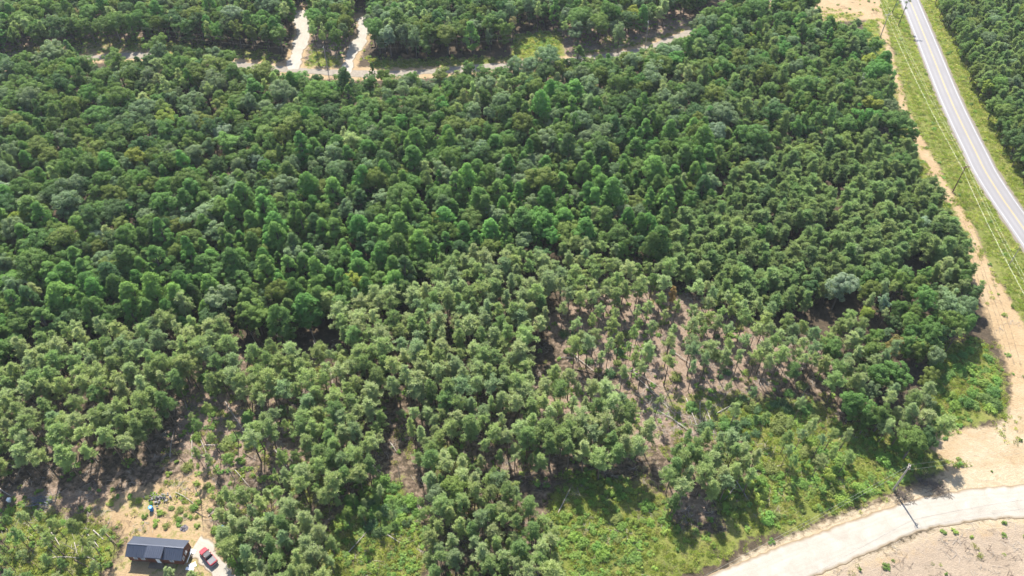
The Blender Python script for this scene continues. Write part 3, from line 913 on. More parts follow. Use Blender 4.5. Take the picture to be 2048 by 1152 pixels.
special('pine_tree', 1345, 588, 11, 0.8, 'rusty brown', 'dead rusty-brown pine among the thinned green pines', 'thinned pine stand', 1)
special('broadleaf_tree', 355, 30, 11, 0.8, 'yellow-green', 'yellow-green tree in the wood beyond the far gravel road', 'wood beyond the far road', 4)
special('broadleaf_tree', 155, 28, 11, 0.75, 'tan', 'dry tan-leaved tree in the wood beyond the far gravel road', 'wood beyond the far road', 1)
special('broadleaf_tree', 1025, 45, 12, 0.6, 'tan', 'tan half-bare tree beside the grassy nook on the far road', 'wood beyond the far road', 1)
special('broadleaf_tree', 1240, 62, 13, 0.9, 'grey-green', 'tall grey-green tree right of the grassy nook on the far road', 'wood beyond the far road', 3)
special('broadleaf_tree', 130, 130, 12.5, 0.95, 'mid-green', 'leaning tree beside the bare patch of the far gravel road', 'broadleaf wood', 3)
special('conical_broadleaf_tree', 742, 140, 10, 0.85, 'mid-green', 'slim evergreen below the mouth of the far driveway', 'broadleaf wood', 4)
special('broadleaf_tree', 338, 1142, 6.0, 1.0, 'sage-green', 'bushy young tree in front of the black-roofed cabin', 'cabin clearing', 4)
special('broadleaf_tree', 385, 1150, 5.0, 1.0, 'soft green', 'low leafy tree at the cabin corner nearest the pickup', 'cabin clearing', 1)
special('pine_tree', 146, 1052, 9.0, 0.95, 'soft green', 'lone leaning pine in the clearing west of the cabin', 'cabin clearing', 2)
special('pine_tree', 1010, 835 + 10, 13, 0.7, 'sage-green', 'slim pine in the gap below the centre pine stand', 'thinned pine stand', 6)
special('pine_tree', 823, 850, 12, 0.85, 'soft green', 'pointed pine standing apart in the dark gap', 'thinned pine stand', 3)
special('pine_tree', 515, 668, 9, 0.5, 'sage-green', 'thin lone pine against the dark edge of the wood', 'thinned pine stand', 6)
special('pine_tree', 485, 672, 8, 0.5, 'sage-green', 'short sparse pine left of the thin lone pine', 'thinned pine stand', 6)

ZN = {
    'wood': 'broadleaf wood', 'far': 'far wood', 'east': 'roadside wood',
    'young': 'young stand', 'left': 'west pine stand', 'centre': 'centre pine stand', 'open': 'thinned open stand',
    'low': 'lower pine stand', 'gap': 'among fallen trunks', 'edge': 'by the sandy track', 'clear': 'cabin clearing', 'weeds': 'in bright weeds',
}
# pines
fill('centre', [(650, 600), (720, 588), (840, 575), (880, 515), (1010, 498), (1080, 505), (1110, 560), (1100, 610), (1060, 690), (1050, 750), (960, 765), (900, 800), (800, 770), (745, 760), (700, 690)], 10, {'pine_tree': 1}, (11, 14.5, 13), (1.05, 1.45), 0.53, (7, 0.08))
fill('left', [(-140, 700), (0, 712), (130, 655), (330, 640), (450, 640), (470, 700), (400, 725), (350, 750), (335, 790), (305, 832), (255, 876), (205, 898), (140, 922), (0, 928), (-140, 925)], 10, {'pine_tree': 1}, (11, 14.5, 12.5), (1.05, 1.45), 0.53, (7, 0.10))
fill('left', [(470, 700), (560, 690), (640, 690), (700, 700), (745, 780), (755, 900), (720, 960), (640, 1000), (560, 960), (490, 870), (520, 800), (440, 760), (390, 760)], 10, {'pine_tree': 1}, (9.5, 13.5, 12), (0.95, 1.35), 0.58, (8, 0.26), vars_=(0, 2, 4, 5, 9, 10, 11, 12))
fill('low', [(455, 985), (560, 975), (640, 1040), (650, 1160), (640, 1240), (480, 1240), (420, 1080)], 9, {'pine_tree': 1}, (9, 12, 11), (1.05, 1.4), 0.54)
fill('open', [(1110, 490), (1150, 480), (1250, 495), (1340, 520), (1340, 560), (1250, 590), (1160, 600), (1110, 590)], 10, {'pine_tree': 1}, (10, 13.5, 12), (1.0, 1.35), 0.58, (8, 0.15), vars_=(0, 4, 6, 9, 10, 10, 11, 11, 12, 12))
fill('open', [(1120, 600), (1250, 590), (1340, 540), (1420, 570), (1560, 620), (1660, 680), (1620, 745), (1500, 715), (1370, 735), (1250, 720), (1150, 690)], 9.5, {'pine_tree': 1}, (10, 13.5, 12), (0.85, 1.15), 0.68, (9, 0.36), vars_=(0, 4, 6, 9, 10, 10, 11, 11, 12, 12))
fill('open', [(1120, 610), (1250, 600), (1340, 560), (1420, 590), (1560, 640), (1650, 690), (1620, 760), (1500, 740), (1370, 750), (1250, 740), (1150, 700)], 9.0, {'pine_tree': 1}, (9.5, 13, 11.5), (0.7, 0.95), 1.15, vars_=(0, 4, 6, 9, 10, 10, 11, 11, 12, 12))
fill('open', [(1250, 740), (1420, 745), (1560, 770), (1640, 800), (1560, 830), (1400, 810), (1290, 800)], 8.0, {'pine_tree': 1}, (8, 11, 9.5), (0.7, 0.95), 2.2, vars_=(0, 4, 6, 9, 10, 10, 11, 11, 12, 12))
fill('low', [(880, 800), (1000, 755), (1110, 740), (1220, 770), (1300, 830), (1300, 880), (1200, 915), (1080, 885), (950, 865), (890, 850)], 10, {'pine_tree': 1}, (10, 13.5, 12), (1.0, 1.4), 0.54, (7, 0.18))
fill('low', [(850, 890), (950, 880), (1000, 960), (1060, 990), (1110, 1060), (1095, 1240), (870, 1240), (850, 1080), (870, 980), (820, 910)], 9.5, {'pine_tree': 5, 'broadleaf_tree': 0.4}, (8.5, 12.5, 11), (0.95, 1.35), 0.56, (7, 0.2))
fill('low', [(1330, 880), (1380, 855), (1450, 870), (1520, 890), (1515, 940), (1440, 980), (1335, 995)], 9.5, {'pine_tree': 1}, (9.5, 12, 11), (1.0, 1.35), 0.55)
fill('edge', [(1660, 660), (1700, 620), (1760, 660), (1860, 780), (1890, 850), (1840, 880), (1760, 840), (1690, 790), (1650, 720)], 9, {'pine_tree': 4, 'broadleaf_tree': 1.2}, (8, 12.5, 11), (1.0, 1.35), 0.56, (8, 0.10))
fill('edge', [(1730, 540), (1900, 520), (1965, 560), (1950, 620), (1890, 700), (1800, 690), (1750, 620)], 9, {'pine_tree': 0.6, 'broadleaf_tree': 2}, (8, 11.5, 10), (0.85, 1.15), 0.62)
# dense young pines
fill('young', [(1450, 380), (1480, 330), (1560, 285), (1650, 270), (1760, 260), (1830, 290), (1870, 360), (1905, 420), (1940, 480), (1950, 540), (1880, 560), (1780, 560), (1720, 540), (1640, 590), (1560, 610), (1440, 580), (1350, 520), (1340, 450), (1400, 400)], 7.5, {'young_pine_tree': 1, 'broadleaf_tree': 0.06}, (6, 11.5, 9), (1.2, 1.75), 0.50, (8, 0.16))
# scattered single pines among fallen trunks
fill('gap', [(350, 720), (420, 720), (500, 860), (470, 940), (400, 930), (350, 860)], 9, {'pine_tree': 1}, (8, 11, 9.5), (0.7, 0.95), 1.7, vars_=(6, 10, 11, 12))
fill('gap', [(1240, 730), (1500, 730), (1620, 750), (1660, 830), (1520, 850), (1380, 840), (1300, 820)], 8, {'pine_tree': 1}, (8, 11, 9.5), (0.7, 0.95), 2.4, vars_=(0, 4, 6, 9, 10, 10, 11, 11, 12, 12))
fill('weeds', [(1540, 850), (1640, 840), (1720, 870), (1700, 920), (1580, 920)], 8, {'pine_tree': 1}, (8, 11, 9), (0.75, 1.0), 1.15)
fill('clear', [(-80, 1030), (100, 1020), (210, 1060), (230, 1090), (150, 1200), (-80, 1200)], 7, {'pine_tree': 1}, (6.5, 10.5, 8.5), (0.75, 1.05), 1.15, vars_=(4, 6, 10, 11, 12))
fill('gap', [(640, 1000), (740, 930), (800, 960), (780, 1020), (700, 1050)], 7, {'pine_tree': 1, 'broadleaf_tree': 0.8}, (5, 9, 7), (0.7, 1.0), 1.2)

fill('left', [(520, 720), (700, 690), (760, 800), (770, 920), (720, 1000), (620, 1020), (540, 940), (540, 830)], 7, {'pine_tree': 1}, (5.5, 10.5, 8.5), (0.85, 1.25), 0.66, (7, 0.38))
fill('low', [(790, 800), (900, 790), (1060, 760), (1180, 770), (1260, 860), (1250, 920), (1100, 930), (960, 900), (850, 890)], 7, {'pine_tree': 1}, (6, 11, 9), (0.9, 1.3), 0.64, (6, 0.25))
fill('low', [(420, 1000), (560, 970), (660, 1030), (660, 1240), (470, 1240)], 6, {'pine_tree': 1}, (5, 9, 7.5), (0.9, 1.3), 0.60)
fill('low', [(850, 900), (980, 920), (1110, 1040), (1110, 1240), (860, 1240), (840, 1000)], 6, {'pine_tree': 1}, (5, 9, 7.5), (0.9, 1.3), 0.62)
# broadleaf wood
def wood_mix(px_, py_):
    edge = 560 - 0.36 * px_ if px_ < 700 else 308 - 0.05 * (px_ - 700)
    c = 1 / (1 + math.exp(-(py_ - edge) / 45))
    if px_ > 1420: c = 0.08
    p = 0.10 if py_ < 215 else 0.02
    if px_ > 1380: p = 0.25
    return {'conical_broadleaf_tree': 0.05 + 0.62 * c, 'broadleaf_tree': 0.95 - 0.6 * c, 'young_pine_tree' if px_ > 1380 else 'pine_tree': p}
fill('wood', [(-160, 112), (0, 118), (120, 98), (160, 100), (175, 128), (260, 122), (300, 90), (420, 98), (500, 130), (640, 150), (700, 165), (900, 150), (1100, 120), (1230, 90), (1350, 70), (1400, 20), (1500, -40), (1610, -40), (1650, 40), (1752, 68), (1780, 150), (1800, 220), (1830, 265), (1760, 258), (1650, 262), (1560, 282), (1470, 330), (1440, 390), (1400, 400), (1340, 450), (1330, 500), (1250, 490), (1130, 470), (1080, 495), (1010, 492), (880, 505), (830, 565), (650, 595), (560, 640), (500, 640), (460, 635), (330, 632), (130, 648), (0, 700), (-160, 690)], 9.5, wood_mix, (8, 16, 12.5), (0.88, 1.45), 0.56)
# beyond the far road
fill('far', [(-200, -130), (1420, -130), (1440, -20), (1400, 5), (1340, 20), (1220, 40), (1120, 66), (1040, 60), (1000, 85), (880, 85), (750, 85), (740, 30), (560, 30), (560, 80), (480, 80), (380, 62), (280, 48), (160, 50), (90, 62), (0, 72), (-200, 90)], 10, {'broadleaf_tree': 3, 'conical_broadleaf_tree': 0.5, 'pine_tree': 0.5}, (9, 15, 12), (0.88, 1.42), 0.56, back=10)
fill('far', [(560, -60), (760, -60), (745, 20), (712, 30), (690, 90), (620, 90), (622, 30), (560, 20)], 10, {'broadleaf_tree': 2, 'pine_tree': 2}, (10, 14, 12), (0.7, 1.0), 0.85, back=10)
# across the paved road
fill('east', [(1862, -40), (2300, -60), (2300, 520), (2075, 440), (2012, 350), (1965, 270), (1932, 190), (1890, 80)], 9, lambda a, b: {'broadleaf_tree': 1.6 if b > 180 else 0.9, 'young_pine_tree': 0.35 if b > 180 else 1.4}, (7, 11.5, 9), (1.0, 1.4), 0.54, right_ok=9.5)

# ------------------------------------------------------------------ the 300 largest of each kind as objects, the rest as one mass
def make_tree(t, label, group):
    K = KINDS[t['kind']]
    s = t['h'] / K['h'][t['var']]
    root = empty(t['kind'], (t['x'], t['y'], 0), 0)
    root.rotation_euler = (t['lean'][0], t['lean'][1], t['rz'])
    root.scale = (s * t['w'], s * t['w'], s)
    tr = bpy.data.objects.new('trunk', K['trunk'][t['var']]); link(tr, root)
    cr = bpy.data.objects.new('crown', K['crown'][t['var']]); link(cr, root)
    cr['tone'] = [float(q) for q in TONES[t['tone']]]
    tag(root, label, 'pine tree' if 'pine' in t['kind'] else 'tree', group)
    return root

LOOK = {
    'pine_tree': ['full-crowned', 'narrow-crowned', 'broad-crowned', 'pointed', 'high-crowned', 'bushy', 'sparse', 'long-crowned', 'spindly', 'flat-topped', 'wispy', 'tufted', 'airy'],
    'young_pine_tree': ['bushy', 'pointed', 'rounded', 'slim', 'dense'],
    'broadleaf_tree': ['rounded', 'upright', 'spreading', 'full', 'narrow', 'domed', 'dense'],
    'conical_broadleaf_tree': ['cone-shaped', 'slim cone-shaped', 'broad cone-shaped', 'pointed', 'narrow pointed', 'full pointed'],
}
NOUN = {'pine_tree': 'pine', 'young_pine_tree': 'young pine', 'broadleaf_tree': 'broadleaf', 'conical_broadleaf_tree': 'tree'}
ONES = 'zero one two three four five six seven eight nine ten eleven twelve thirteen fourteen fifteen sixteen seventeen eighteen nineteen'.split()
TENS = 'zero ten twenty thirty forty fifty sixty seventy eighty ninety'.split()
def words(n):
    n = max(0, min(100, n))
    if n == 100: return 'hundred'
    return ONES[n] if n < 20 else TENS[n // 10] + ('-' + ONES[n % 10] if n % 10 else '')
used_labels = set()
LIMIT = {'pine_tree': 300, 'young_pine_tree': 300, 'broadleaf_tree': 300, 'conical_broadleaf_tree': 300}
STUFF = {'pine_tree': ('pine_wood', 'pines too many to count standing in the woods'), 'young_pine_tree': ('young_pine_wood', 'close-packed young pines beside the paved road'),
         'broadleaf_tree': ('broadleaf_wood', 'unbroken canopy of rounded broadleaf trees'), 'conical_broadleaf_tree': ('cone_tree_wood', 'cone-shaped trees massed in the broadleaf wood')}

proto_holder = {}
def scatter(name, protos, pts, label, cat=None):
    """one object of kind stuff: points that carry copies of the given prototype meshes"""
    col = bpy.data.collections.new(name + '_prototypes')
    for i, me_ in enumerate(protos):
        o = bpy.data.objects.new('%s_p%03d' % (name, i), me_)
        col.objects.link(o)
    me_ = bpy.data.meshes.new(name)
    A = np.array(pts, dtype=np.float32)          # x y z rz sxy sz idx r g b
    me_.vertices.add(len(A)); me_.vertices.foreach_set('co', A[:, :3].ravel())
    for nm, c_ in (('rz', 3), ('sxy', 4), ('sz', 5)):
        a = me_.attributes.new(nm, 'FLOAT', 'POINT'); a.data.foreach_set('value', np.ascontiguousarray(A[:, c_]))
    a = me_.attributes.new('pick', 'INT', 'POINT'); a.data.foreach_set('value', A[:, 6].astype(np.int32))
    a = me_.attributes.new('tone', 'FLOAT_COLOR', 'POINT'); a.data.foreach_set('color', np.column_stack([A[:, 7:10], np.ones(len(A))]).astype(np.float32).ravel())
    me_.update()
    ob = link(bpy.data.objects.new(name, me_))
    ng = bpy.data.node_groups.new(name + '_nodes', 'GeometryNodeTree')
    ng.interface.new_socket('Geometry', in_out='INPUT', socket_type='NodeSocketGeometry')
    ng.interface.new_socket('Geometry', in_out='OUTPUT', socket_type='NodeSocketGeometry')
    gi = ng.nodes.new('NodeGroupInput'); go = ng.nodes.new('NodeGroupOutput')
    ci = ng.nodes.new('GeometryNodeCollectionInfo'); ci.inputs['Collection'].default_value = col
    ci.inputs['Separate Children'].default_value = True; ci.inputs['Reset Children'].default_value = True
    ip = ng.nodes.new('GeometryNodeInstanceOnPoints'); ip.inputs['Pick Instance'].default_value = True
    def named(nm, typ):
        n = ng.nodes.new('GeometryNodeInputNamedAttribute'); n.data_type = typ; n.inputs['Name'].default_value = nm
        return n.outputs['Attribute']
    rot = ng.nodes.new('ShaderNodeCombineXYZ'); ng.links.new(named('rz', 'FLOAT'), rot.inputs[2])
    e2r = ng.nodes.new('FunctionNodeEulerToRotation'); ng.links.new(rot.outputs[0], e2r.inputs[0])
    scl = ng.nodes.new('ShaderNodeCombineXYZ')
    sxy = named('sxy', 'FLOAT')
    ng.links.new(sxy, scl.inputs[0]); ng.links.new(sxy, scl.inputs[1]); ng.links.new(named('sz', 'FLOAT'), scl.inputs[2])
    ng.links.new(gi.outputs[0], ip.inputs['Points']); ng.links.new(ci.outputs[0], ip.inputs['Instance'])
    ng.links.new(named('pick', 'INT'), ip.inputs['Instance Index'])
    ng.links.new(e2r.outputs[0], ip.inputs['Rotation']); ng.links.new(scl.outputs[0], ip.inputs['Scale'])
    ng.links.new(ip.outputs[0], go.inputs[0])
    md = ob.modifiers.new('scatter', 'NODES'); md.node_group = ng
    tag(ob, label, cat, kind='stuff')
    return ob

for kind in KINDS:
    mine = [t for t in TREES if t['kind'] == kind]
    for t in mine:
        t['px'], t['py'], t['d'] = proj(t['x'], t['y'], t['h'] * 0.78)
        t['in'] = -5 < t['px'] < 2053 and 6 < t['py'] < 1140
        t['rank'] = (0 if t['label'] else 1, t['d'] / (t['h'] * t['w']) ** 0.5) if t['in'] else (2, 0)
    mine.sort(key=lambda t: t['rank'])
    solo = [t for t in mine if t['in']][:LIMIT[kind]]
    rest = [t for t in mine if not any(t is s for s in solo)] if len(mine) < 50 else mine[len(solo):]
    for t in solo:
        lab = t['label']
        grp = {'pine_tree': 'pines', 'young_pine_tree': 'young pines', 'broadleaf_tree': 'rounded broadleaf trees', 'conical_broadleaf_tree': 'cone-shaped trees'}[kind]
        if not lab:
            base = '%s %s %s, %s' % (LOOK[kind][t['var']], t['tone'], NOUN[kind], ZN[t['zone']])
            a, b = int(round(t['px'] / 20.48)), int(round(t['py'] / 11.52))
            for da_, db_ in ((0, 0), (0, 1), (1, 0), (0, -1), (-1, 0), (1, 1), (-1, -1)):
                lab = '%s, %s percent across, %s percent down the photo' % (base, words(a + da_), words(b + db_))
                if lab not in used_labels: break
        used_labels.add(lab)
        make_tree(t, lab, '%s %s' % (grp, ZN.get(t['zone'], 'standing out from their neighbours')))
    if rest:
        K = KINDS[kind]
        pts = []
        for t in rest:
            s = t['h'] / K['h'][t['var']]
            pts.append((t['x'], t['y'], 0, t['rz'], s * t['w'], s, t['var'], *TONES[t['tone']]))
        scatter(STUFF[kind][0], K['joined'], pts, STUFF[kind][1], 'woodland')
    print('TREES', kind, len(mine), 'solo', len(solo), 'in view', sum(t['in'] for t in mine))

# ------------------------------------------------------------------ bushes one can pick out
bush_meshes = []
for i in range(7):
    b = bush(500 + i, Rc=random.uniform(1.0, 1.4), Hh=random.uniform(0.7, 1.3), npuff=random.randint(18, 28), nleaf=40, lsize=0.11)
    bush_meshes.append(quads_mesh('bush', np.concatenate(b.lv), np.concatenate(b.lt), M['weed'], b.wood, M['bark']))
BUSH_TONES = {'bright green': (0.105, 0.165, 0.038), 'fresh green': (0.085, 0.140, 0.040), 'olive': (0.12, 0.14, 0.045), 'dark green': (0.06, 0.10, 0.042), 'lime-green': (0.14, 0.185, 0.040)}
def put_bush(px, py, size, tone, where):
    p = G(px, py)
    o = link(bpy.data.objects.new('bush', random.choice(bush_meshes)))
    o.location = p; o.rotation_euler = (0, 0, random.uniform(0, 6.28)); o.scale = (size, size, size * random.uniform(0.8, 1.2))
    o['tone'] = [float(q) for q in BUSH_TONES[tone]]
    sz = 'big' if size > 1.9 else 'mid-sized' if size > 1.2 else 'small'
    a, b = int(round(px / 20.48)), int(round(py / 11.52))
    for da_, db_ in ((0, 0), (0, 1), (1, 0), (0, -1), (-1, 0), (1, 1), (-1, -1)):
        lab = '%s %s bush %s, %s percent across, %s percent down' % (sz, tone, where, words(a + da_), words(b + db_))
        if lab not in used_labels: break
    used_labels.add(lab)
    tag(o, lab, 'bush', 'bushes ' + where)
def bushes(n, poly, where, sizes, tones):
    poly = np.array(poly, float); lo, hi = poly.min(0), poly.max(0); k = 0
    pts = []
    for _ in range(n * 40):
        if k >= n: break
        q = lo + np.array([random.random(), random.random()]) * (hi - lo)
        if not in_poly(q[None], poly)[0]: continue
        if any(abs(q[0] - a) + abs(q[1] - b) < 16 for a, b in pts): continue
        w = G(*q); W = np.array([[w.x, w.y]])
        if line_dist(W, grav_t)[0] < 6 or line_dist(W, dh_t)[0] < 3.4: continue
        pts.append(tuple(q)); k += 1
        put_bush(q[0], q[1], random.uniform(*sizes), random.choice(tones), where)
for q in ((1908, 812), (1928, 806), (1948, 812), (1968, 800), (1984, 786), (1992, 764), (1900, 792), (1978, 818), (1990, 812)):
    put_bush(q[0], q[1], random.uniform(1.0, 1.7), random.choice(['bright green', 'lime-green', 'fresh green']), 'by the vine mound')
bushes(14, [(1870, 700), (1960, 690), (1995, 750), (1960, 790), (1880, 790)], 'on the vine mound', (1.0, 1.8), ['fresh green', 'bright green'])
bushes(40, [(1440, 900), (1600, 880), (1780, 900), (1800, 950), (1700, 1000), (1560, 1050), (1450, 1040)], 'in bright weeds', (0.6, 1.6), ['bright green', 'olive', 'lime-green'])
bushes(34, [(1130, 960), (1240, 950), (1340, 1010), (1330, 1070), (1200, 1120), (1130, 1110)], 'on the grassy slope', (0.55, 1.3), ['bright green', 'olive', 'lime-green'])
bushes(26, [(690, 985), (790, 950), (840, 1020), (830, 1060), (740, 1070)], 'at the pine edge', (0.9, 1.6), ['fresh green', 'dark green', 'bright green'])
bushes(20, [(0, 1010), (120, 1010), (240, 1060), (230, 1110), (160, 1150), (0, 1150)], 'west of the cabin', (0.6, 1.2), ['olive', 'lime-green', 'bright green'])
bushes(22, [(250, 1005), (330, 985), (420, 960), (440, 1000), (400, 1050), (300, 1060)], 'above the cabin', (0.4, 0.85), ['olive', 'lime-green', 'bright green'])
bushes(14, [(430, 1060), (470, 1080), (490, 1150), (460, 1150)], 'beside the pickup drive', (0.9, 1.7), ['fresh green', 'bright green'])
bushes(30, [(1380, 800), (1620, 770), (1640, 850), (1480, 880), (1400, 870)], 'among fallen trunks', (0.8, 1.7), ['dark green', 'olive', 'fresh green'])
bushes(24, [(1100, 640), (1500, 640), (1560, 760), (1200, 760)], 'under the thinned pines', (0.7, 1.3), ['dark green', 'olive'])
bushes(22, [(350, 740), (470, 760), (520, 900), (470, 960), (350, 950)], 'in the western gap', (0.8, 1.6), ['olive', 'fresh green', 'bright green'])

# ------------------------------------------------------------------ undergrowth, grass, slash (uncountable)
def grid_at(arr, x, y):
    n0 = len(ext)
    i = np.clip(((x + 285) / 1.5).round().astype(int) + n0, 0, nx - 1); j = np.clip(((y - 15) / 1.5).round().astype(int) + n0, 0, ny - 1)
    return arr.reshape(ny, nx)[j, i]
def visible(x, y, m=60):
    f = y * CP + CAM_H * SP; d = -y * SP + CAM_H * CP
    u = 1024 + FPX * x / f; v = 576 + FPX * d / f
    return (u > -m) & (u < 2048 + m) & (v > -m) & (v < 1152 + m)
tufts = []
for i in range(5):
    g_ = grass_tuft(600 + i, 46, random.uniform(0.35, 0.6), random.uniform(0.35, 0.55))
    tufts.append(quads_mesh('grass_tuft', np.concatenate(g_.lv), np.concatenate(g_.lt), M['weed']))
weeds = []
for i in range(6):
    b = bush(650 + i, Rc=0.8, Hh=random.uniform(0.4, 0.9), npuff=8, nleaf=26, lsize=0.12)
    weeds.append(quads_mesh('weed', np.concatenate(b.lv), np.concatenate(b.lt), M['weed'], b.wood, M['bark']))

def sample(n, dens):
    x = rng.uniform(-260, 260, n); y = rng.uniform(45, 345, n)
    k = visible(x, y); x, y = x[k], y[k]
    p = dens(x, y)
    k = rng.random(len(x)) < p
    x, y = x[k], y[k]
    Q = np.stack([x, y], 1)
    k = (line_dist(Q, paved_t) > 5.0) & (line_dist(Q, grav_t) > 4.4) & (line_dist(Q, dh_t) > 3.0) & (line_dist(Q, far_t) > 3.2) & (line_dist(Q, da_t) > 3.8) & (line_dist(Q, db_t) > 3.4) & (np.hypot(x - HOUSE.x, y - HOUSE.y) > 7.0)
    return x[k], y[k]
def tone_mix(n, cols, jit=0.18):
    c = np.array(cols)[rng.integers(0, len(cols), n)]
    return c * (1 + rng.normal(0, jit, (n, 1)))

x, y = sample(300000, lambda a, b: np.clip(grid_at(grass, a, b) * 1.1 - 0.25 + 1.1 * (vnoise(a, b, 3.0) - 0.5), 0, 0.85))
T = tone_mix(len(x), [(0.155, 0.18, 0.044), (0.18, 0.195, 0.058), (0.14, 0.17, 0.04), (0.235, 0.215, 0.105)])
scatter('grass', tufts, np.column_stack([x, y, np.zeros(len(x)), rng.uniform(0, 6.28, len(x)), rng.uniform(0.7, 1.5, len(x)), rng.uniform(0.5, 1.3, len(x)), rng.integers(0, 5, len(x)), T]), 'rough grass on verges and clearings', 'grass')
print('GRASS', len(x))

BRIGHT = [GP(p) for p in ([(1120, 940), (1260, 955), (1330, 1000), (1350, 1050), (1440, 1075), (1300, 1110), (1220, 1152), (1090, 1200), (1080, 1080)],
    [(1390, 830), (1560, 800), (1700, 850), (1840, 890), (1890, 925), (1780, 975), (1680, 1010), (1550, 1060), (1470, 1070), (1420, 980), (1530, 940), (1500, 880)],
    [(1860, 690), (1960, 680), (2000, 750), (2005, 825), (1900, 850), (1850, 830)], [(700, 1000), (800, 960), (850, 1060), (830, 1200), (660, 1200), (640, 1090)], [(1030, 66), (1115, 62), (1130, 105), (1020, 108)])]
def weed_density(a, b):
    Q = np.stack([a, b], 1)
    br = np.zeros(len(a))
    for p_ in BRIGHT: br = np.maximum(br, in_poly(Q, p_) * 1.0)
    n_ = vnoise(a, b, 4.5)
    return np.clip(br * np.clip(n_ * 2.0 - 0.35, 0.08, 0.8) + grid_at(straw, a, b) * 0.20 * (n_ > 0.45) + np.clip(grid_at(grass, a, b), 0, 0.6) * 0.22 * (n_ > 0.45) * (grid_at(sand, a, b) < 0.5) * (line_dist(Q, paved_t) > 28) + 0.02, 0, 1) * 0.9
x, y = sample(150000, weed_density)
T = tone_mix(len(x), [(0.110, 0.168, 0.034), (0.100, 0.158, 0.036), (0.128, 0.172, 0.038), (0.09, 0.140, 0.036)], 0.10)
scatter('undergrowth', weeds, np.column_stack([x, y, np.zeros(len(x)), rng.uniform(0, 6.28, len(x)), rng.uniform(0.45, 1.25, len(x)), rng.uniform(0.4, 1.0, len(x)), rng.integers(0, 6, len(x)), T]), 'leafy weeds and low scrub covering open ground', 'undergrowth')
print('WEEDS', len(x))

sticks = []
for i in range(6):
    mb = MB()
    for k in range(7):
        a = random.uniform(0, 6.28); L = random.uniform(0.5, 2.2); c = Vector((random.gauss(0, 0.7), random.gauss(0, 0.7), random.uniform(0.03, 0.2)))
        d = Vector((math.cos(a), math.sin(a), random.uniform(-0.06, 0.1)))
        mb.tube([c - d * L / 2, c + d * L / 2], [0.035, 0.014], 4, caps=False)
    sticks.append(mb.mesh('twigs', M['deadwood' if i % 2 else 'deadwood_brown']))
x, y = sample(90000, lambda a, b: np.clip(grid_at(straw, a, b) * 0.55 * (vnoise(a, b, 6.0) > 0.3) + grid_at(mulch, a, b) * 0.16 + np.clip(grid_at(sand, a, b), 0, 1) * 0.012 + 0.004, 0, 1))
scatter('slash_litter', sticks, np.column_stack([x, y, np.zeros(len(x)), rng.uniform(0, 6.28, len(x)), rng.uniform(0.6, 1.4, len(x)), rng.uniform(0.6, 1.4, len(x)), rng.integers(0, 6, len(x)), tone_mix(len(x), [(0.2, 0.2, 0.2)])]), 'dry branches and twigs strewn over bare ground', 'litter')
print('STICKS', len(x))

# ------------------------------------------------------------------ fallen trunks
LOGS = [
    (1372, 797, 1402, 873, 1), (1400, 804, 1404, 872, 1), (1411, 816, 1428, 870, 1), (1348, 842, 1383, 866, 1), (1433, 827, 1487, 799, 1), (1553, 866, 1588, 823, 1), (1570, 842, 1600, 832, 0),
    (1511, 941, 1570, 929, 1), (1452, 939, 1497, 1002, 1), (1449, 1000, 1473, 969, 1), (860, 866, 909, 844, 1), (767, 1064, 808, 1090, 1), (689, 1113, 739, 1057, 1), (1116, 1026, 1142, 974, 1),
    (1102, 974, 1173, 941, 0), (1173, 941, 1256, 919, 0), (914, 917, 930, 903, 1), (1027, 974, 1045, 960, 1), (895, 891, 902, 925, 0), (779, 884, 795, 908, 1), (740, 926, 763, 946, 1),
    (1270, 752, 1360, 830, 1), (1291, 773, 1371, 849, 1), (1315, 821, 1378, 860, 1), (1236, 787, 1270, 785, 0), (1116, 616, 1135, 626, 1), (1161, 668, 1166, 637, 1), (1114, 717, 1149, 717, 1),
    (1138, 703, 1201, 753, 1), (1145, 738, 1201, 753, 0), (1246, 743, 1326, 741, 1), (1267, 745, 1315, 772, 1), (1150, 545, 1173, 574, 1), (1201, 547, 1211, 554, 1), (1350, 779, 1359, 745, 0),
    (0, 978, 22, 992, 1), (340, 915, 349, 860, 1), (365, 790, 378, 827, 1), (392, 860, 415, 913, 1), (384, 870, 384, 919, 1), (406, 825, 455, 860, 0), (451, 804, 503, 887, 1), (493, 870, 514, 905, 0),
    (410, 891, 455, 894, 1), (486, 905, 517, 922, 0), (385, 912, 430, 913, 1), (351, 985, 389, 1009, 1), (417, 1033, 432, 1021, 1), (392, 1023, 413, 1035, 0), (99, 1061, 120, 1092, 1), (167, 1113, 194, 1123, 1),
    (187, 1061, 208, 1080, 1), (28, 1092, 83, 1141, 0), (108, 1092, 141, 1120, 0), (94, 1117, 160, 1117, 1), (149, 1085, 155, 1110, 1), (97, 1099, 104, 1082, 1), (149, 1120, 194, 1144, 0), (212, 1068, 233, 1089, 0),
    (174, 1068, 198, 1096, 1), (452, 550, 459, 574, 1), (1480, 578, 1490, 592, 1), (1504, 609, 1511, 633, 1), (1518, 679, 1535, 699, 1), (510, 689, 542, 717, 1), (628, 682, 639, 720, 1), (660, 738, 667, 776, 1), (375, 720, 380, 762, 1),
    (1240, 690, 1290, 700, 1), (1430, 690, 1470, 730, 1), (1480, 740, 1530, 790, 0), (1340, 700, 1390, 735, 1), (1040, 905, 1090, 900, 0), (560, 760, 590, 800, 1), (600, 840, 640, 880, 0), (470, 940, 500, 975, 1), (550, 900, 575, 935, 1),
]
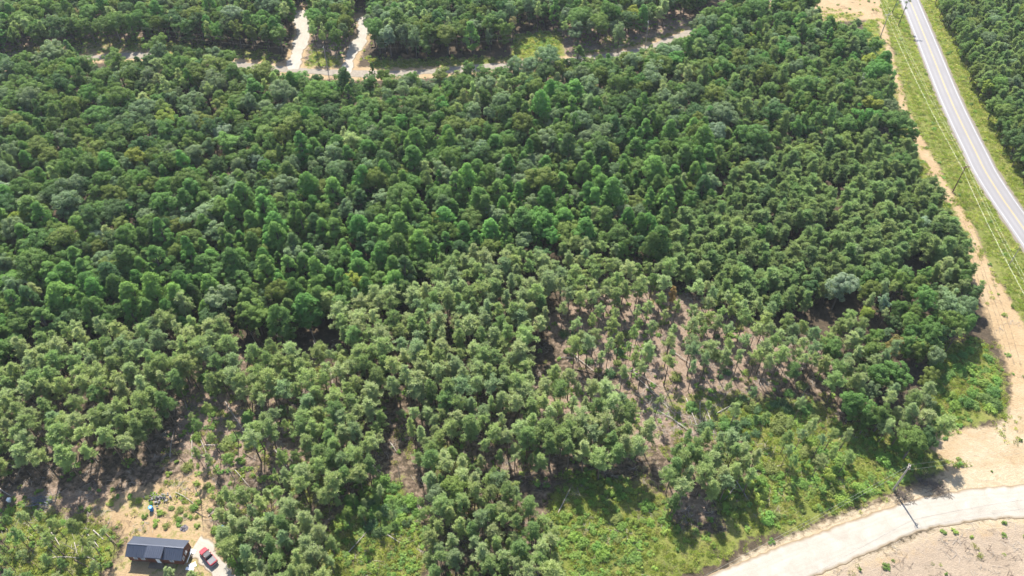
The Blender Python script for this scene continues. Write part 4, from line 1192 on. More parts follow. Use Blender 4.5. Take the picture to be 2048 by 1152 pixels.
for x0, y0, x1, y1, pale_ in LOGS:
    a, b = G(x0, y0), G(x1, y1)
    if a.y > 230: continue
    L = (b - a).length
    r0 = random.uniform(0.10, 0.16)
    root = (a + b) / 2
    mb = MB()
    n = 7; bow = random.uniform(-0.25, 0.25) * L / 8
    side = Vector((-(b - a).y, (b - a).x, 0)).normalized()
    pts = [a.lerp(b, t / n) - root + side * bow * math.sin(math.pi * t / n) + Vector((0, 0, 0.14 + 0.55 * (0.5 - abs(t / n - 0.5)) * (1 if pale_ else 0.4))) for t in range(n + 1)]
    mb.tube(pts, [r0 * (1 - 0.62 * t / n) for t in range(n + 1)], 6)
    for _ in range(random.randint(2, 6)):
        t = random.uniform(0.35, 0.95); p = pts[int(t * n)]
        d = ((b - a).normalized() * random.uniform(0.1, 0.8) + side * random.choice((-1, 1)) * random.uniform(0.4, 1) + Vector((0, 0, random.uniform(0.1, 0.7)))).normalized()
        mb.tube([p, p + d * random.uniform(0.4, 1.4)], [r0 * 0.3, 0.01], 4, caps=False)
    o = mb.build('fallen_trunk', M['deadwood' if pale_ else 'deadwood_brown'])
    o.location = root
    mxp, myp = (x0 + x1) / 2, (y0 + y1) / 2
    for k in range(6):
        lab = '%s %s fallen trunk, %s percent across, %s percent down the photo' % ('long' if L > 8 else 'mid-length' if L > 4.5 else 'short', 'bleached' if pale_ else 'brown', words(int(round(mxp / 20.48)) + (k % 2)), words(int(round(myp / 11.52)) + k // 2))
        if lab not in used_labels: break
    used_labels.add(lab)
    tag(o, lab, 'log', 'fallen trunks among the thinned pines')

# thin dead trees still standing
SNAGS = [(375, 930), (402, 1000), (440, 980), (428, 1040), (445, 1045), (470, 960), (360, 880), (520, 700), (560, 690), (1385, 905), (1460, 850), (1330, 800), (1560, 760), (1600, 800), (1240, 660), (1190, 745), (1300, 690), (150, 1100), (60, 1080), (200, 1110), (120, 1120), (1670, 820), (1620, 870), (800, 960), (910, 950), (1090, 900), (640, 700), (610, 780), (1700, 760), (1640, 700)]
for i, (px, py) in enumerate(SNAGS):
    p = G(px, py); h = random.uniform(4.5, 9)
    ln = Vector((random.uniform(-0.22, 0.22), random.uniform(-0.22, 0.22), 1)).normalized() * h
    root = empty('dead_tree', p)
    mb = MB(); mb.tube([(0, 0, -0.2), ln * 0.5 + Vector((random.uniform(-0.15, 0.15), 0, 0)), ln], [0.10, 0.07, 0.02], 6); mb.build('trunk', M['deadwood_brown' if i % 3 == 0 else 'deadwood'], root)
    for k in range(random.randint(5, 9)):
        t = random.uniform(0.35, 0.95); a = random.uniform(0, 6.28); L = random.uniform(0.5, 1.5) * (1.1 - t * 0.5)
        MB().tube([ln * t, ln * t + Vector((math.cos(a) * L, math.sin(a) * L, random.uniform(-0.1, 0.5)))], [0.026, 0.006], 4, caps=False).build('branch', M['deadwood_brown' if i % 3 == 0 else 'deadwood'], root)
    lab = 'thin bare dead tree, base %s percent across, %s percent down the photo' % (words(int(round(px / 20.48))), words(int(round(py / 11.52))))
    if lab in used_labels: lab = lab.replace('thin bare', 'slender leafless')
    used_labels.add(lab)
    tag(root, lab, 'dead tree', 'dead standing trees in the gaps')

# brush piles
def brush_pile(px, py, r, h, n, label, mat):
    p = G(px, py)
    mb = MB()
    for k in range(n):
        a = random.uniform(0, 6.28); L = random.uniform(0.6, 2.4); q = r * math.sqrt(random.random())
        c = Vector((q * math.cos(random.uniform(0, 6.28)), q * math.sin(random.uniform(0, 6.28)), max(0.06, h * (1 - q / r) * random.random() + 0.08)))
        d = Vector((math.cos(a), math.sin(a), random.uniform(-0.25, 0.35))).normalized()
        mb.tube([c - d * L / 2, c + Vector((0, 0, 0.1)), c + d * L / 2], [0.04, 0.03, 0.01], 4, caps=False)
    o = mb.build('brush_pile', mat); o.location = p
    tag(o, label, 'brush pile', kind='stuff')
M['brush'] = plain('grey_brown_brush', (0.12, 0.098, 0.08), 0.95, 0.35, 2.0)
brush_pile(1806, 992, 2.4, 1.0, 150, 'grey-brown brush pile beside the utility pole on the gravel road', M['brush'])
brush_pile(1852, 966, 2.6, 1.0, 150, 'brush pile in tree shade above the gravel road', M['brush'])
brush_pile(1878, 980, 2.4, 1.2, 160, 'ragged grey brush pile casting shadow on the gravel road', M['brush'])
brush_pile(1310, 812, 4.5, 1.0, 190, 'wide heap of bleached branches between the thinned pines', M['deadwood'])
brush_pile(1400, 850, 4.0, 0.8, 150, 'bleached branch heap beside parallel fallen trunks', M['deadwood'])
brush_pile(1030, 965, 3.0, 1.2, 110, 'brown branch heap below the lower pine stand', M['deadwood_brown'])
brush_pile(1120, 962, 2.6, 0.9, 90, 'rusty branch heap at the head of the grassy slope', M['deadwood_brown'])

# ------------------------------------------------------------------ poles and wires
def h_of(bx, by, tx, ty):
    b = G(bx, by)
    u, v = tx - 1024, ty - 576
    dy = FPX * CP - v * SP; dz = -(v * CP + FPX * SP)
    return CAM_H + dz * b.y / dy
def utility_pole(base, h, arm_dir, label, mat, arm=1.2, double=True, r=0.16, group='utility poles'):
    root = empty('utility_pole', base)
    MB().tube([(0, 0, -0.5), (0, 0, h * 0.5), (0, 0, h)], [r * 1.15, r, r * 0.75], 10).build('pole', mat, root)
    d = Vector((arm_dir[0], arm_dir[1], 0)).normalized(); s = Vector((-d.y, d.x, 0))
    Mx = Matrix((( d.x, s.x, 0, 0), (d.y, s.y, 0, 0), (0, 0, 1, h - 0.45), (0, 0, 0, 1)))
    tips = []
    if arm:
        for off in ((-0.2, 0.2) if double else (0.2,)):
            MB().box((-arm, off - 0.05, -0.06), (arm, off + 0.05, 0.06), 0, Mx).build('crossarm', mat, root)
        for t in (-arm * 0.92, 0.0, arm * 0.92):
            q = Mx @ Vector((t, 0.2, 0.06)) if t else Vector((0, 0, h))
            MB().tube([q, q + Vector((0, 0, 0.10)), q + Vector((0, 0, 0.2)), q + Vector((0, 0, 0.28))], [0.03, 0.075, 0.06, 0.03], 8).build('insulator', M['porcelain'], root)
            tips.append(Vector(base) + q + Vector((0, 0, 0.28)))
    tips.append(Vector(base) + Vector((0, 0, h - 1.9)))
    tag(root, label, 'utility pole', group)
    return tips
def wire(a, b, sag, label, r=0.013):
    n = 24
    pts = [a.lerp(b, t / n) - Vector((0, 0, sag * 4 * (t / n) * (1 - t / n))) for t in range(n + 1)]
    o = MB().tube([p - pts[0] for p in pts], r, 4, caps=False).build('power_line', M['wire'])
    o.location = pts[0]
    tag(o, label, 'power line', 'overhead wires')

hB = h_of(1905, 384, 1931, 332)
tB = utility_pole(G(1905, 384), hB, (1, 0.25), 'brown double-crossarm pole left of the paved road, nearer of two', M['pole_brown'], 1.5)
bA = G(1778, 27, hB); bA.z = 0
tA = utility_pole(bA, hB, (1, 0.25), 'crossarm pole beside the sandy clearing at the far end of the paved road', M['pole_wood'], 1.5)
b3 = G(2108, 672, hB); b3.z = 0
t3 = utility_pole(b3, hB, (1, 0.25), 'crossarm pole beyond the bend of the sandy track', M['pole_brown'], 1.5)
b0 = bA + (bA - G(1905, 384)) * 0.95; b0.x += 6
t0 = utility_pole(b0, hB, (1, 0.25), 'most distant crossarm pole along the paved road', M['pole_wood'], 1.5)
nm = ('outer', 'top', 'roadside', 'lowest')
for (ta, tb, w_) in ((t0, tA, 'beyond the sandy clearing'), (tA, tB, 'between the two crossarm poles by the paved road'), (tB, t3, 'from the nearer crossarm pole past the sandy track')):
    for k in range(4):
        wire(ta[k], tb[k], 1.1, '%s overhead wire %s' % (nm[k], w_))
g1, g1t = G(2017, 531), h_of(2017, 531, 2040, 494)
utility_pole(g1, min(9, max(5, g1t)), (1, 0), 'bare guy stub pole on the grass near the paved road', M['pole_wood'], 0, r=0.11)
utility_pole(G(1958, 592), 3.6, (1, 0), 'short bare post at the edge of the sandy track', M['pole_brown'], 0, r=0.1)

hG = h_of(1786, 980, 1815, 931)
gA = utility_pole(G(1786, 980), hG, (0.5, 0.85), 'grey wooden pole at the bend of the gravel road', M['pole_wood'], 0.62, True, 0.21)
q = G(1335, 1192, hG); q.z = 0
gL = utility_pole(q, hG, (0.5, 0.85), 'pole further down the gravel road', M['pole_wood'], 0.62, True, 0.17)
q = G(2120, 884, hG); q.z = 0
gR = utility_pole(q, hG, (0.5, 0.85), 'pole on the far side of the sandy lot', M['pole_wood'], 0.62, True, 0.17)
for k, n_ in ((1, 'upper'), (3, 'lower')):
    wire(gL[k], gA[k], 0.5, '%s wire running down along the gravel road' % n_, 0.02)
    wire(gA[k], gR[k], 0.5, '%s wire crossing the sandy lot from the gravel road pole' % n_, 0.02)

hC = h_of(242, 84, 228, 49); hD = h_of(656, 141, 645.5, 93)
fC = utility_pole(G(242, 84), hC, (0, 1), 'leaning-looking tan pole by the bare patch on the far road', M['pole_wood'], 0.5, False, 0.2)
fD = utility_pole(G(656, 141), hD, (0, 1), 'pale pole between the two far driveways', M['pole_wood'], 0.5, False, 0.17)
fE = utility_pole(G(1290, 96), 11.5, (0, 1), 'pole on the bare strip right of the grassy nook', M['pole_wood'], 0.5, False, 0.17)
q = G(-110, 125); fL = utility_pole(q, 11.5, (0, 1), 'pole at the west end of the far gravel road', M['pole_wood'], 0.5, False, 0.17)
for k, n_ in ((1, 'upper'), (3, 'lower')):
    wire(fL[k], fC[k], 0.8, '%s wire west of the bare patch on the far road' % n_)
    wire(fC[k], fD[k], 0.9, '%s wire from the bare patch to the far driveways' % n_)
    wire(fD[k], fE[k], 1.2, '%s wire passing the grassy nook on the far road' % n_)
ga, gb = G(656, 141) + Vector((0, 0, hD - 0.8)), G(679, 122)
wire(ga, gb, 0.0, 'straight guy wire of the pole between the far driveways', 0.035)

# tall bare-stemmed trees on the verge at the top of the paved road
def verge_tree(px, py, h, n, label):
    p = G(px, py); root = empty('spindly_tree', p)
    MB().tube([(0, 0, -0.2), (0.15, 0, h * 0.5), (0.3, 0.1, h)], [0.17, 0.12, 0.04], 7).build('trunk', M['bark'], root)
    pl_ = Plant(); rs = np.random.default_rng(int(px))
    for k in range(n):
        z = h * rs.uniform(0.45, 1.0); a = rs.uniform(0, 6.28); L = rs.uniform(0.6, 2.0)
        e = Vector((0.15 + math.cos(a) * L, math.sin(a) * L, z + 0.2))
        pl_.wood.tube([(0.15, 0, z - 0.2), e], [0.04, 0.01], 4, caps=False)
        tuft(pl_, np.array(e), 0.6, 46, rs); tuft(pl_, np.array(e) * np.array([0.8, 0.8, 1]) , 0.5, 40, rs)
    c = link(bpy.data.objects.new('crown', quads_mesh('crown', np.concatenate(pl_.lv), np.concatenate(pl_.lt), M['needle'], pl_.wood, M['bark'])), root)
    c['tone'] = [0.075, 0.095, 0.06]
    tag(root, label, 'tree')
verge_tree(1796, 52, 16.0, 12, 'tall spindly tree on the grass verge against the paved road')
verge_tree(1784, 26, 6.5, 6, 'small sparse tree beside the crossarm pole near the clearing')

# ------------------------------------------------------------------ cabin
M['roof_metal'] = plain('charcoal_roof_metal', (0.046, 0.055, 0.078), 0.42, 0.12, 0.8, 0.5, 0.2)
M['siding'] = plain('dark_red_brown_siding', (0.12, 0.045, 0.028), 0.8, 0.25, 1.5)
M['trim'] = plain('dark_trim', (0.035, 0.03, 0.03), 0.7, 0.15, 1.0)
M['white'] = plain('white_paint', (0.72, 0.72, 0.71), 0.5, 0.06, 1.0)
M['glass'] = plain('window_glass', (0.30, 0.34, 0.38), 0.1, 0.1, 0.6, 0.8)
M['deck'] = plain('deck_boards', (0.13, 0.10, 0.075), 0.85, 0.25, 2.0)
M['block'] = plain('concrete_block', (0.2, 0.195, 0.185), 0.9, 0.15, 2.0)
cab = empty('cabin', (-74.6, 73.85, 0), R(-4.6))
HL, HD, EV, RG, BZ = 5.8, 2.0, 2.75, 3.85, 0.35
def wall_planks(mb, face, n):
    pass
w = MB()
w.add([(-HL, -HD, BZ), (HL, -HD, BZ), (HL, HD, BZ), (-HL, HD, BZ), (-HL, -HD, EV), (HL, -HD, EV), (HL, HD, EV), (-HL, HD, EV), (-HL, 0, RG), (HL, 0, RG)],
      [(0, 1, 5, 4), (2, 3, 7, 6), (1, 2, 6, 9, 5), (3, 0, 4, 8, 7), (0, 3, 2, 1)])
walls = w.build('wall', M['siding'], cab)
nplank = 29
for i in range(nplank):
    x0 = -HL + i * (2 * HL / nplank)
    MB().box((x0 + 0.012, -HD - 0.03, BZ), (x0 + 2 * HL / nplank - 0.012, -HD - 0.001, EV - 0.05)).build('plank', M['siding'], walls)
for i in range(10):
    y0 = -HD + i * 0.4
    top = min(RG - abs(y0) * (RG - EV) / HD, RG - abs(y0 + 0.4) * (RG - EV) / HD) - 0.06
    MB().box((HL + 0.001, y0 + 0.012, BZ), (HL + 0.03, y0 + 0.388, top)).build('plank', M['siding'], walls)
def slope(name, sgn, mat):
    ov = 0.28; sl = (RG - EV) / HD
    y1 = sgn * (HD + ov); z1 = RG - sl * (HD + ov)
    t = 0.06
    v = [(-HL - ov, 0, RG + t), (HL + ov, 0, RG + t), (HL + ov, y1, z1 + t), (-HL - ov, y1, z1 + t), (-HL - ov, 0, RG + 0.005), (HL + ov, 0, RG + 0.005), (HL + ov, y1, z1), (-HL - ov, y1, z1)]
    f = [(0, 1, 2, 3), (4, 7, 6, 5), (0, 4, 5, 1), (1, 5, 6, 2), (2, 6, 7, 3), (3, 7, 4, 0)]
    if sgn > 0: f = [tuple(reversed(q)) for q in f]
    o = MB().add(v, f).build(name, mat, cab)
    for i in range(27):
        x0 = -HL - ov + 0.1 + i * (2 * (HL + ov) - 0.2) / 26
        MB().add([(x0 - 0.025, sgn * 0.02, RG + t + 0.002), (x0 + 0.025, sgn * 0.02, RG + t + 0.002), (x0 + 0.025, y1, z1 + t + 0.002), (x0 - 0.025, y1, z1 + t + 0.002), (x0, sgn * 0.02, RG + t + 0.045), (x0, y1, z1 + t + 0.045)],
                 [(0, 4, 5, 3), (4, 1, 2, 5), (0, 1, 4), (3, 5, 2)]).build('rib', mat, o)
    return o
slope('roof_slope', -1, M['roof_metal']); slope('roof_slope', 1, M['roof_metal'])
MB().box((-HL - 0.28, -0.12, RG + 0.055), (HL + 0.28, 0.12, RG + 0.10)).build('ridge_cap', M['roof_metal'], cab)
# dormer roof over the porch
dx0, dx1, dy = -1.75, 1.95, -HD - 0.45
dm = MB().add([(dx0, -0.05, RG + 0.13), (dx1, -0.05, RG + 0.13), (dx1, dy, RG - 0.42), (dx0, dy, RG - 0.42), (dx0, -0.05, RG + 0.06), (dx1, -0.05, RG + 0.06), (dx1, dy, RG - 0.49), (dx0, dy, RG - 0.49)],
              [(0, 3, 2, 1), (4, 5, 6, 7), (0, 1, 5, 4), (1, 2, 6, 5), (2, 3, 7, 6), (3, 0, 4, 7)]).build('dormer_roof', M['roof_metal'], cab)
for i in range(9):
    x0 = dx0 + 0.08 + i * (dx1 - dx0 - 0.16) / 8
    MB().add([(x0 - 0.025, -0.07, RG + 0.132), (x0 + 0.025, -0.07, RG + 0.132), (x0 + 0.025, dy, RG - 0.418), (x0 - 0.025, dy, RG - 0.418), (x0, -0.07, RG + 0.175), (x0, dy, RG - 0.375)], [(0, 4, 5, 3), (4, 1, 2, 5), (0, 1, 4), (3, 5, 2)]).build('rib', M['roof_metal'], dm)
MB().add([(dx0 + 0.1, -0.3, RG + 0.05), (dx0 + 0.1, -HD - 0.05, EV), (dx0 + 0.1, -HD - 0.05, RG - 0.42), (dx0 + 0.16, -0.3, RG + 0.05), (dx0 + 0.16, -HD - 0.05, EV), (dx0 + 0.16, -HD - 0.05, RG - 0.42)], [(0, 1, 2), (3, 5, 4), (0, 3, 4, 1), (1, 4, 5, 2), (2, 5, 3, 0)]).build('dormer_cheek', M['siding'], cab)
MB().add([(dx1 - 0.16, -0.3, RG + 0.05), (dx1 - 0.16, -HD - 0.05, EV), (dx1 - 0.16, -HD - 0.05, RG - 0.42), (dx1 - 0.1, -0.3, RG + 0.05), (dx1 - 0.1, -HD - 0.05, EV), (dx1 - 0.1, -HD - 0.05, RG - 0.42)], [(0, 1, 2), (3, 5, 4), (0, 3, 4, 1), (1, 4, 5, 2), (2, 5, 3, 0)]).build('dormer_cheek', M['siding'], cab)
MB().box((dx0 + 0.16, -HD - 0.06, EV + 0.02), (dx1 - 0.16, -HD + 0.02, RG - 0.5)).build('dormer_face', M['siding'], cab)
def window(cx, cy, cz, ww, wh, axis):
    o = empty('window', (0, 0, 0)); o.parent = cab
    if axis == 'x':
        MB().box((cx, cy - ww / 2, cz - wh / 2), (cx + 0.06, cy + ww / 2, cz + wh / 2)).build('frame', M['white'], o)
        MB().box((cx + 0.06, cy - ww / 2 + 0.07, cz - wh / 2 + 0.07), (cx + 0.075, cy + ww / 2 - 0.07, cz + wh / 2 - 0.07)).build('pane', M['glass'], o)
    else:
        MB().box((cx - ww / 2, cy - 0.06, cz - wh / 2), (cx + ww / 2, cy, cz + wh / 2)).build('frame', M['white'], o)
        MB().box((cx - ww / 2 + 0.07, cy - 0.075, cz - wh / 2 + 0.07), (cx + ww / 2 - 0.07, cy - 0.06, cz + wh / 2 - 0.07)).build('pane', M['glass'], o)
window(HL + 0.03, -1.25, 1.7, 0.75, 1.0, 'x'); window(HL + 0.03, 0.0, 1.7, 0.75, 1.0, 'x')
for cx in (-4.2, -2.6, 3.6): window(cx, -HD - 0.03, 1.75, 0.8, 1.0, 'y')
dr = MB().box((0.2, -HD - 0.09, BZ + 0.03), (1.1, -HD - 0.031, 2.35)).build('door', M['white'], cab)
MB().box((1.0, -HD - 0.13, 1.3), (1.05, -HD - 0.091, 1.4)).build('handle', M['metal'], dr)
dk = MB().box((-1.5, -HD - 1.3, 0.22), (1.7, -HD - 0.1, 0.30)).build('porch_deck', M['deck'], cab)
for x0 in (-1.4, 1.6): MB().box((x0 - 0.06, -HD - 0.5, 0.3), (x0 + 0.06, -HD - 0.38, EV + 0.15)).build('porch_post', M['deck'], cab)
for i in range(6):
    for y0 in (-HD + 0.3, HD - 0.3): MB().box((-HL + 0.3 + i * 2.2, y0 - 0.2, -0.1), (-HL + 0.7 + i * 2.2, y0 + 0.2, BZ)).build('foundation_block', M['block'], cab)
st = empty('side_steps'); st.parent = cab
for i in range(4): MB().box((HL + 0.15 + i * 0.28, 0.55, 0), (HL + 0.43 + i * 0.28, 1.5, 0.34 - i * 0.08)).build('step', M['white'], st)
rl = empty('rail'); rl.parent = cab
for y0 in (-1.8, -0.5, 0.5): MB().box((HL + 0.75, y0 - 0.04, 0), (HL + 0.83, y0 + 0.04, 1.05)).build('rail_post', M['deck'], rl)
MB().box((HL + 0.73, -1.85, 1.05), (HL + 0.85, 0.55, 1.12)).build('rail_top', M['white'], rl)
tag(cab, 'dark red-brown cabin with charcoal ribbed metal roof and porch dormer', 'cabin')

# ------------------------------------------------------------------ pickup
M['red'] = plain('red_car_paint', (0.30, 0.016, 0.028), 0.28, 0.06, 0.8, 0.6)
M['black_trim'] = plain('black_trim', (0.02, 0.02, 0.022), 0.5, 0.15, 2.0)
M['tonneau'] = plain('grey_bed_cover', (0.13, 0.13, 0.14), 0.65, 0.1, 2.0)
M['dark_roof'] = plain('dark_roof_vinyl', (0.045, 0.045, 0.05), 0.45, 0.12, 2.0)
M['car_glass'] = plain('tinted_glass', (0.012, 0.014, 0.018), 0.08, 0.1, 1.0, 0.8)
M['rubber'] = plain('tyre_rubber', (0.02, 0.02, 0.02), 0.85, 0.15, 3.0)
M['headlamp'] = plain('headlamp_glass', (0.6, 0.6, 0.6), 0.15, 0.05, 1.0, 0.7)
M['taillamp'] = plain('taillamp_red', (0.30, 0.01, 0.012), 0.25, 0.05, 1.0, 0.6)
def pickup(loc, rz):
    t = empty('pickup_truck', loc, rz)          # +x is the front
    W = 0.93
    def loft(rows, name, mat, par, wtop=None):
        """profile points (x, z, half width) for bottom and top along x"""
        mb = MB(); v = []
        for (x, zb, zt, hb, ht) in rows:
            v += [(x, -hb, zb), (x, hb, zb), (x, ht, zt), (x, -ht, zt)]
        f = []
        for i in range(len(rows) - 1):
            for k in range(4):
                f.append((i * 4 + k, (i + 1) * 4 + k, (i + 1) * 4 + (k + 1) % 4, i * 4 + (k + 1) % 4))
        f.append((0, 1, 2, 3)); n = (len(rows) - 1) * 4; f.append((n + 3, n + 2, n + 1, n))
        o = mb.add(v, f).build(name, mat, par)
        b = o.modifiers.new('bevel', 'BEVEL'); b.width = 0.05; b.segments = 2
        for p in o.data.polygons: p.use_smooth = False
        return o
    body = loft([(-2.5, 0.48, 1.12, W, W), (-0.62, 0.42, 1.14, W, W), (1.15, 0.42, 1.12, W, W * 0.97), (1.35, 0.42, 1.10, W, W * 0.93), (2.25, 0.45, 0.98, W * 0.96, W * 0.86), (2.48, 0.5, 0.86, W * 0.86, W * 0.76)], 'body', M['red'], t)
    loft([(-0.78, 1.08, 1.12, 0.86, 0.86), (-0.62, 1.1, 1.66, 0.86, 0.70), (-0.45, 1.1, 1.74, 0.86, 0.70), (0.55, 1.1, 1.74, 0.86, 0.69), (1.28, 1.07, 1.14, 0.84, 0.80)], 'cab_windows', M['car_glass'], t)
    loft([(-0.60, 1.70, 1.76, 0.70, 0.66), (-0.42, 1.71, 1.80, 0.71, 0.66), (0.42, 1.71, 1.80, 0.71, 0.65), (0.62, 1.68, 1.73, 0.69, 0.64)], 'cab_roof', M['dark_roof'], t)
    for s in (-1, 1):
        for (xa, xb, ya, yb, za, zb) in ((1.26, 0.60, 0.82, 0.70, 1.10, 1.73), (0.02, 0.02, 0.875, 0.71, 1.10, 1.73), (-0.76, -0.60, 0.86, 0.71, 1.10, 1.72)):
            MB().tube([(xa, s * ya, za), (xb, s * yb, zb)], 0.045, 5).build('pillar', M['red'], t)
        MB().box((0.98, s * 0.99 - 0.09, 1.12), (1.13, s * 0.99 + 0.09, 1.28)).build('mirror', M['black_trim'], t)
        d_ = MB().box((-0.60, s * 0.935 - 0.008, 0.55), (1.0, s * 0.935 + 0.008, 1.10)).build('door', M['red'], t)
        MB().box((-0.45, s * 0.95 - 0.02, 0.98), (-0.25, s * 0.95 + 0.02, 1.03)).build('handle', M['black_trim'], d_)
        MB().box((2.36, s * 0.62 - 0.16, 0.70), (2.47, s * 0.62 + 0.14, 0.84)).build('headlight', M['headlamp'], t)
        MB().box((-2.53, s * 0.80 - 0.10, 0.72), (-2.46, s * 0.80 + 0.12, 1.02)).build('taillight', M['taillamp'], t)
    loft([(-2.38, 1.115, 1.165, 0.80, 0.79), (-0.92, 1.135, 1.185, 0.80, 0.79)], 'bed_cover', M['tonneau'], t)
    MB().box((-0.90, -0.80, 1.10), (-0.76, 0.80, 1.146)).build('bed_gap_shade', M['black_trim'], t)  # black strip stands in for the shadowed gap behind the cab
    tg = MB().box((-2.56, -0.72, 0.56), (-2.505, 0.72, 1.10)).build('tailgate', M['red'], t)
    MB().box((-2.60, -0.12, 0.92), (-2.562, 0.12, 0.99)).build('handle', M['black_trim'], tg)
    MB().box((-2.70, -0.88, 0.44), (-2.52, 0.88, 0.60)).build('bumper', M['metal'], t)
    MB().box((2.40, -0.80, 0.40), (2.58, 0.80, 0.58)).build('bumper', M['black_trim'], t)
    MB().box((2.44, -0.42, 0.60), (2.53, 0.42, 0.82)).build('grille', M['black_trim'], t)
    for x in (-1.55, 1.62):
        for s in (-1, 1):
            wh = empty('wheel', (x, s * 0.80, 0.37)); wh.parent = t
            prof = [(-0.13, 0.24), (-0.13, 0.33), (-0.09, 0.37), (0.09, 0.37), (0.13, 0.33), (0.13, 0.24)]
            mb = MB(); n = 20; v = []; f = []
            for k in range(n):
                a = 2 * math.pi * k / n
                v += [(r_ * math.cos(a), y_, r_ * math.sin(a)) for y_, r_ in prof]
            for k in range(n):
                for j in range(5): f.append((k * 6 + j, ((k + 1) % n) * 6 + j, ((k + 1) % n) * 6 + j + 1, k * 6 + j + 1))
            mb.add(v, f).build('tyre', M['rubber'], wh)
            MB().tube([(0, -0.11, 0), (0, 0.11, 0)], 0.245, 16).build('rim', M['metal'], wh)
    tag(t, 'red pickup with dark cab roof and grey bed cover on the gravel drive', 'pickup truck')
    return t
pk = pickup((-64.25, 73.0, 0.06), R(138))
pk.scale = (0.93, 0.93, 0.95)

# ------------------------------------------------------------------ yard things
M['blue'] = plain('blue_plastic', (0.02, 0.22, 0.60), 0.4, 0.1, 2.0, 0.5)
b = empty('blue_drum', G(304, 1020))
MB().tube([(0, 0, 0), (0, 0, 0.25), (0, 0, 0.3), (0, 0, 0.8), (0, 0, 0.85), (0, 0, 1.25)], [0.42, 0.45, 0.47, 0.47, 0.45, 0.43], 18).build('drum', M['blue'], b)
MB().tube([(0, 0, 1.25), (0, 0, 1.30)], [0.46, 0.44], 18).build('lid', M['blue'], b)
MB().box((-0.06, -0.2, 1.305), (0.22, 0.12, 1.36)).build('bung_plate', M['white'], b)
tag(b, 'bright blue plastic drum standing in the clearing above the cabin', 'drum')
b = empty('blue_tub', G(446, 1056))
MB().tube([(0, 0, 0), (0, 0, 0.45)], [0.3, 0.42], 14).build('tub', M['blue'], b); MB().tube([(0, 0, 0.42), (0, 0, 0.47)], [0.46, 0.46], 14).build('rim', M['blue'], b)
tag(b, 'small blue tub under the pine edge beside the drive', 'tub')
M['stone'] = plain('pale_fieldstone', (0.20, 0.185, 0.175), 0.9, 0.25, 1.5)
def stone_pile(px, py, n, rx, ry, smin, smax, label, mat):
    p = G(px, py); mb = MB(); rs = np.random.default_rng(n)
    for k in range(n):
        c = np.array([rs.normal(0, rx), rs.normal(0, ry), rs.uniform(0.05, 0.45)])
        bm = bmesh.new(); bmesh.ops.create_icosphere(bm, subdivisions=1, radius=1)
        s_ = rs.uniform(smin, smax, 3)
        v = [tuple(c + np.array(q.co) * s_ * rs.uniform(0.8, 1.15)) for q in bm.verts]; f = [tuple(x_.index for x_ in fc.verts) for fc in bm.faces]
        bm.free(); mb.add(v, f)
    o = mb.build('rubble_pile', mat); o.location = p; tag(o, label, 'rubble', kind='stuff')
stone_pile(322, 998, 70, 1.5, 0.7, 0.12, 0.34, 'pile of pale broken stone above the cabin', M['stone'])
M['old_plank'] = plain('weathered_planks', (0.10, 0.105, 0.115), 0.85, 0.3, 1.0)
mb = MB()
for k in range(26):
    a = random.gauss(0.15, 0.25); L = random.uniform(0.9, 1.6); c = Vector((random.gauss(0, 0.9), random.gauss(0, 0.6), 0.06 + 0.03 * k))
    Mx = Matrix.Translation(c) @ Matrix.Rotation(a, 4, 'Z')
    mb.box((-L, -0.09, 0), (L, 0.09, 0.03), 0, Mx)
o = mb.build('plank_heap', M['old_plank']); o.location = G(86, 1002); tag(o, 'heap of weathered grey planks below the west pine stand', 'planks', kind='stuff')
b = empty('white_appliance', G(20, 1002))
MB().box((-0.35, -0.35, 0), (0.35, 0.35, 0.85)).build('cabinet', M['white'], b); MB().box((-0.36, -0.36, 0.852), (0.36, 0.36, 0.90)).build('top_panel', M['white'], b)
tag(b, 'white appliance dumped at the west edge of the clearing', 'appliance')
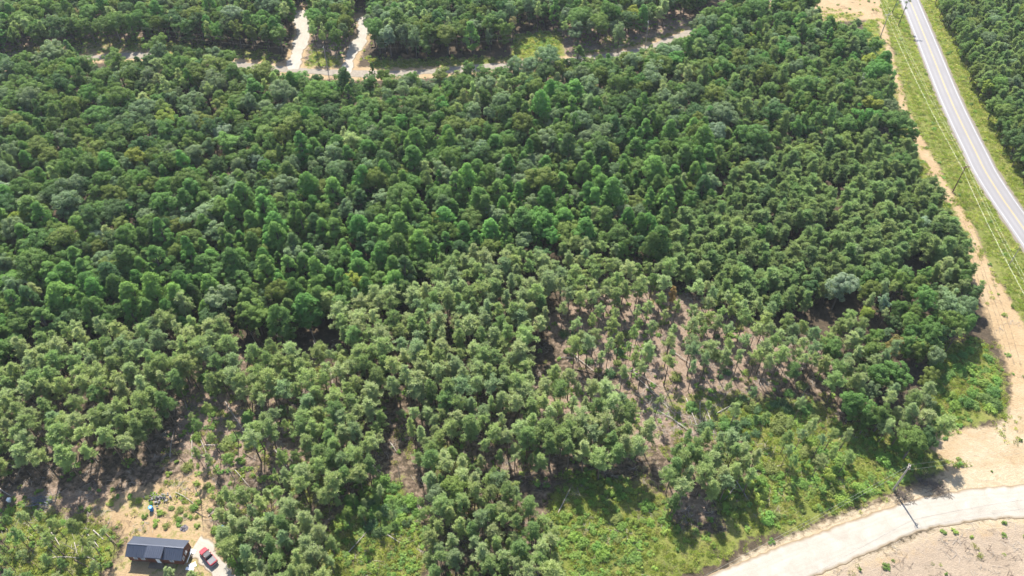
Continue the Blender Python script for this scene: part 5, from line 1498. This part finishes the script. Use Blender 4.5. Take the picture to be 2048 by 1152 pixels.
for k, (px, py, a, L, W_, nm_) in enumerate(((385, 1131, 0.5, 0.75, 0.5, 'white board lying between the cabin and the pickup'), (380, 1138, -0.1, 0.85, 0.3, 'long white panel at the cabin corner below the other board'))):
    mb = MB(); mb.box((-L, -W_, 0), (L, W_, 0.06)); mb.box((-L, -W_, 0.062), (-L + 0.08, W_, 0.10))
    o = mb.build('white_board', M['white']); o.location = G(px, py) + Vector((0, 0, 0.08)); o.rotation_euler = (R(4), R(3), a); tag(o, nm_, 'board')
b = empty('white_bucket', G(454, 1121))
MB().tube([(0, 0, 0), (0, 0, 0.4)], [0.16, 0.2], 12).build('bucket', M['white'], b); MB().tube([(0, 0, 0.40), (0, 0, 0.43)], [0.215, 0.215], 12).build('lid', M['white'], b)
tag(b, 'white lidded bucket in the bushes beside the pickup drive', 'bucket')
M['ash'] = plain('wood_ash', (0.10, 0.09, 0.10), 0.95, 0.4, 3.0)
fp = empty('fire_pit', G(368, 1057))
mb = MB(); n = 18
mb.add([(0, 0, 0.14)] + [(0.85 * math.cos(2 * math.pi * k / n) * random.uniform(0.8, 1.15), 0.85 * math.sin(2 * math.pi * k / n) * random.uniform(0.8, 1.15), 0.02) for k in range(n)], [(0, 1 + k, 1 + (k + 1) % n) for k in range(n)])
mb.build('ash_heap', M['ash'], fp)
for k in range(5):
    a = k * 1.26 + 0.3
    MB().tube([(0.1 * math.cos(a), 0.1 * math.sin(a), 0.22), (0.75 * math.cos(a), 0.75 * math.sin(a), 0.08)], [0.05, 0.06], 6).build('charred_log', M['black_trim'], fp)
tag(fp, 'burnt fire pit with grey ash on the sand above the cabin', 'fire pit')

# ------------------------------------------------------------------ air
hz = MB().box((-3300, -3000, -1.5), (3300, 3500, CAM_H + 12)).build('haze', None)
m, nt, out = newmat('thin_haze')
pv = nt.nodes.new('ShaderNodeVolumePrincipled')
pv.inputs['Color'].default_value = (0.86, 0.92, 1.0, 1)
pv.inputs['Density'].default_value = 0.00007
pv.inputs['Anisotropy'].default_value = 0.2
nt.links.new(pv.outputs[0], out.inputs['Volume'])
hz.data.materials.clear(); hz.data.materials.append(m)
tag(hz, 'thin summer haze in the air', 'haze', kind='stuff')
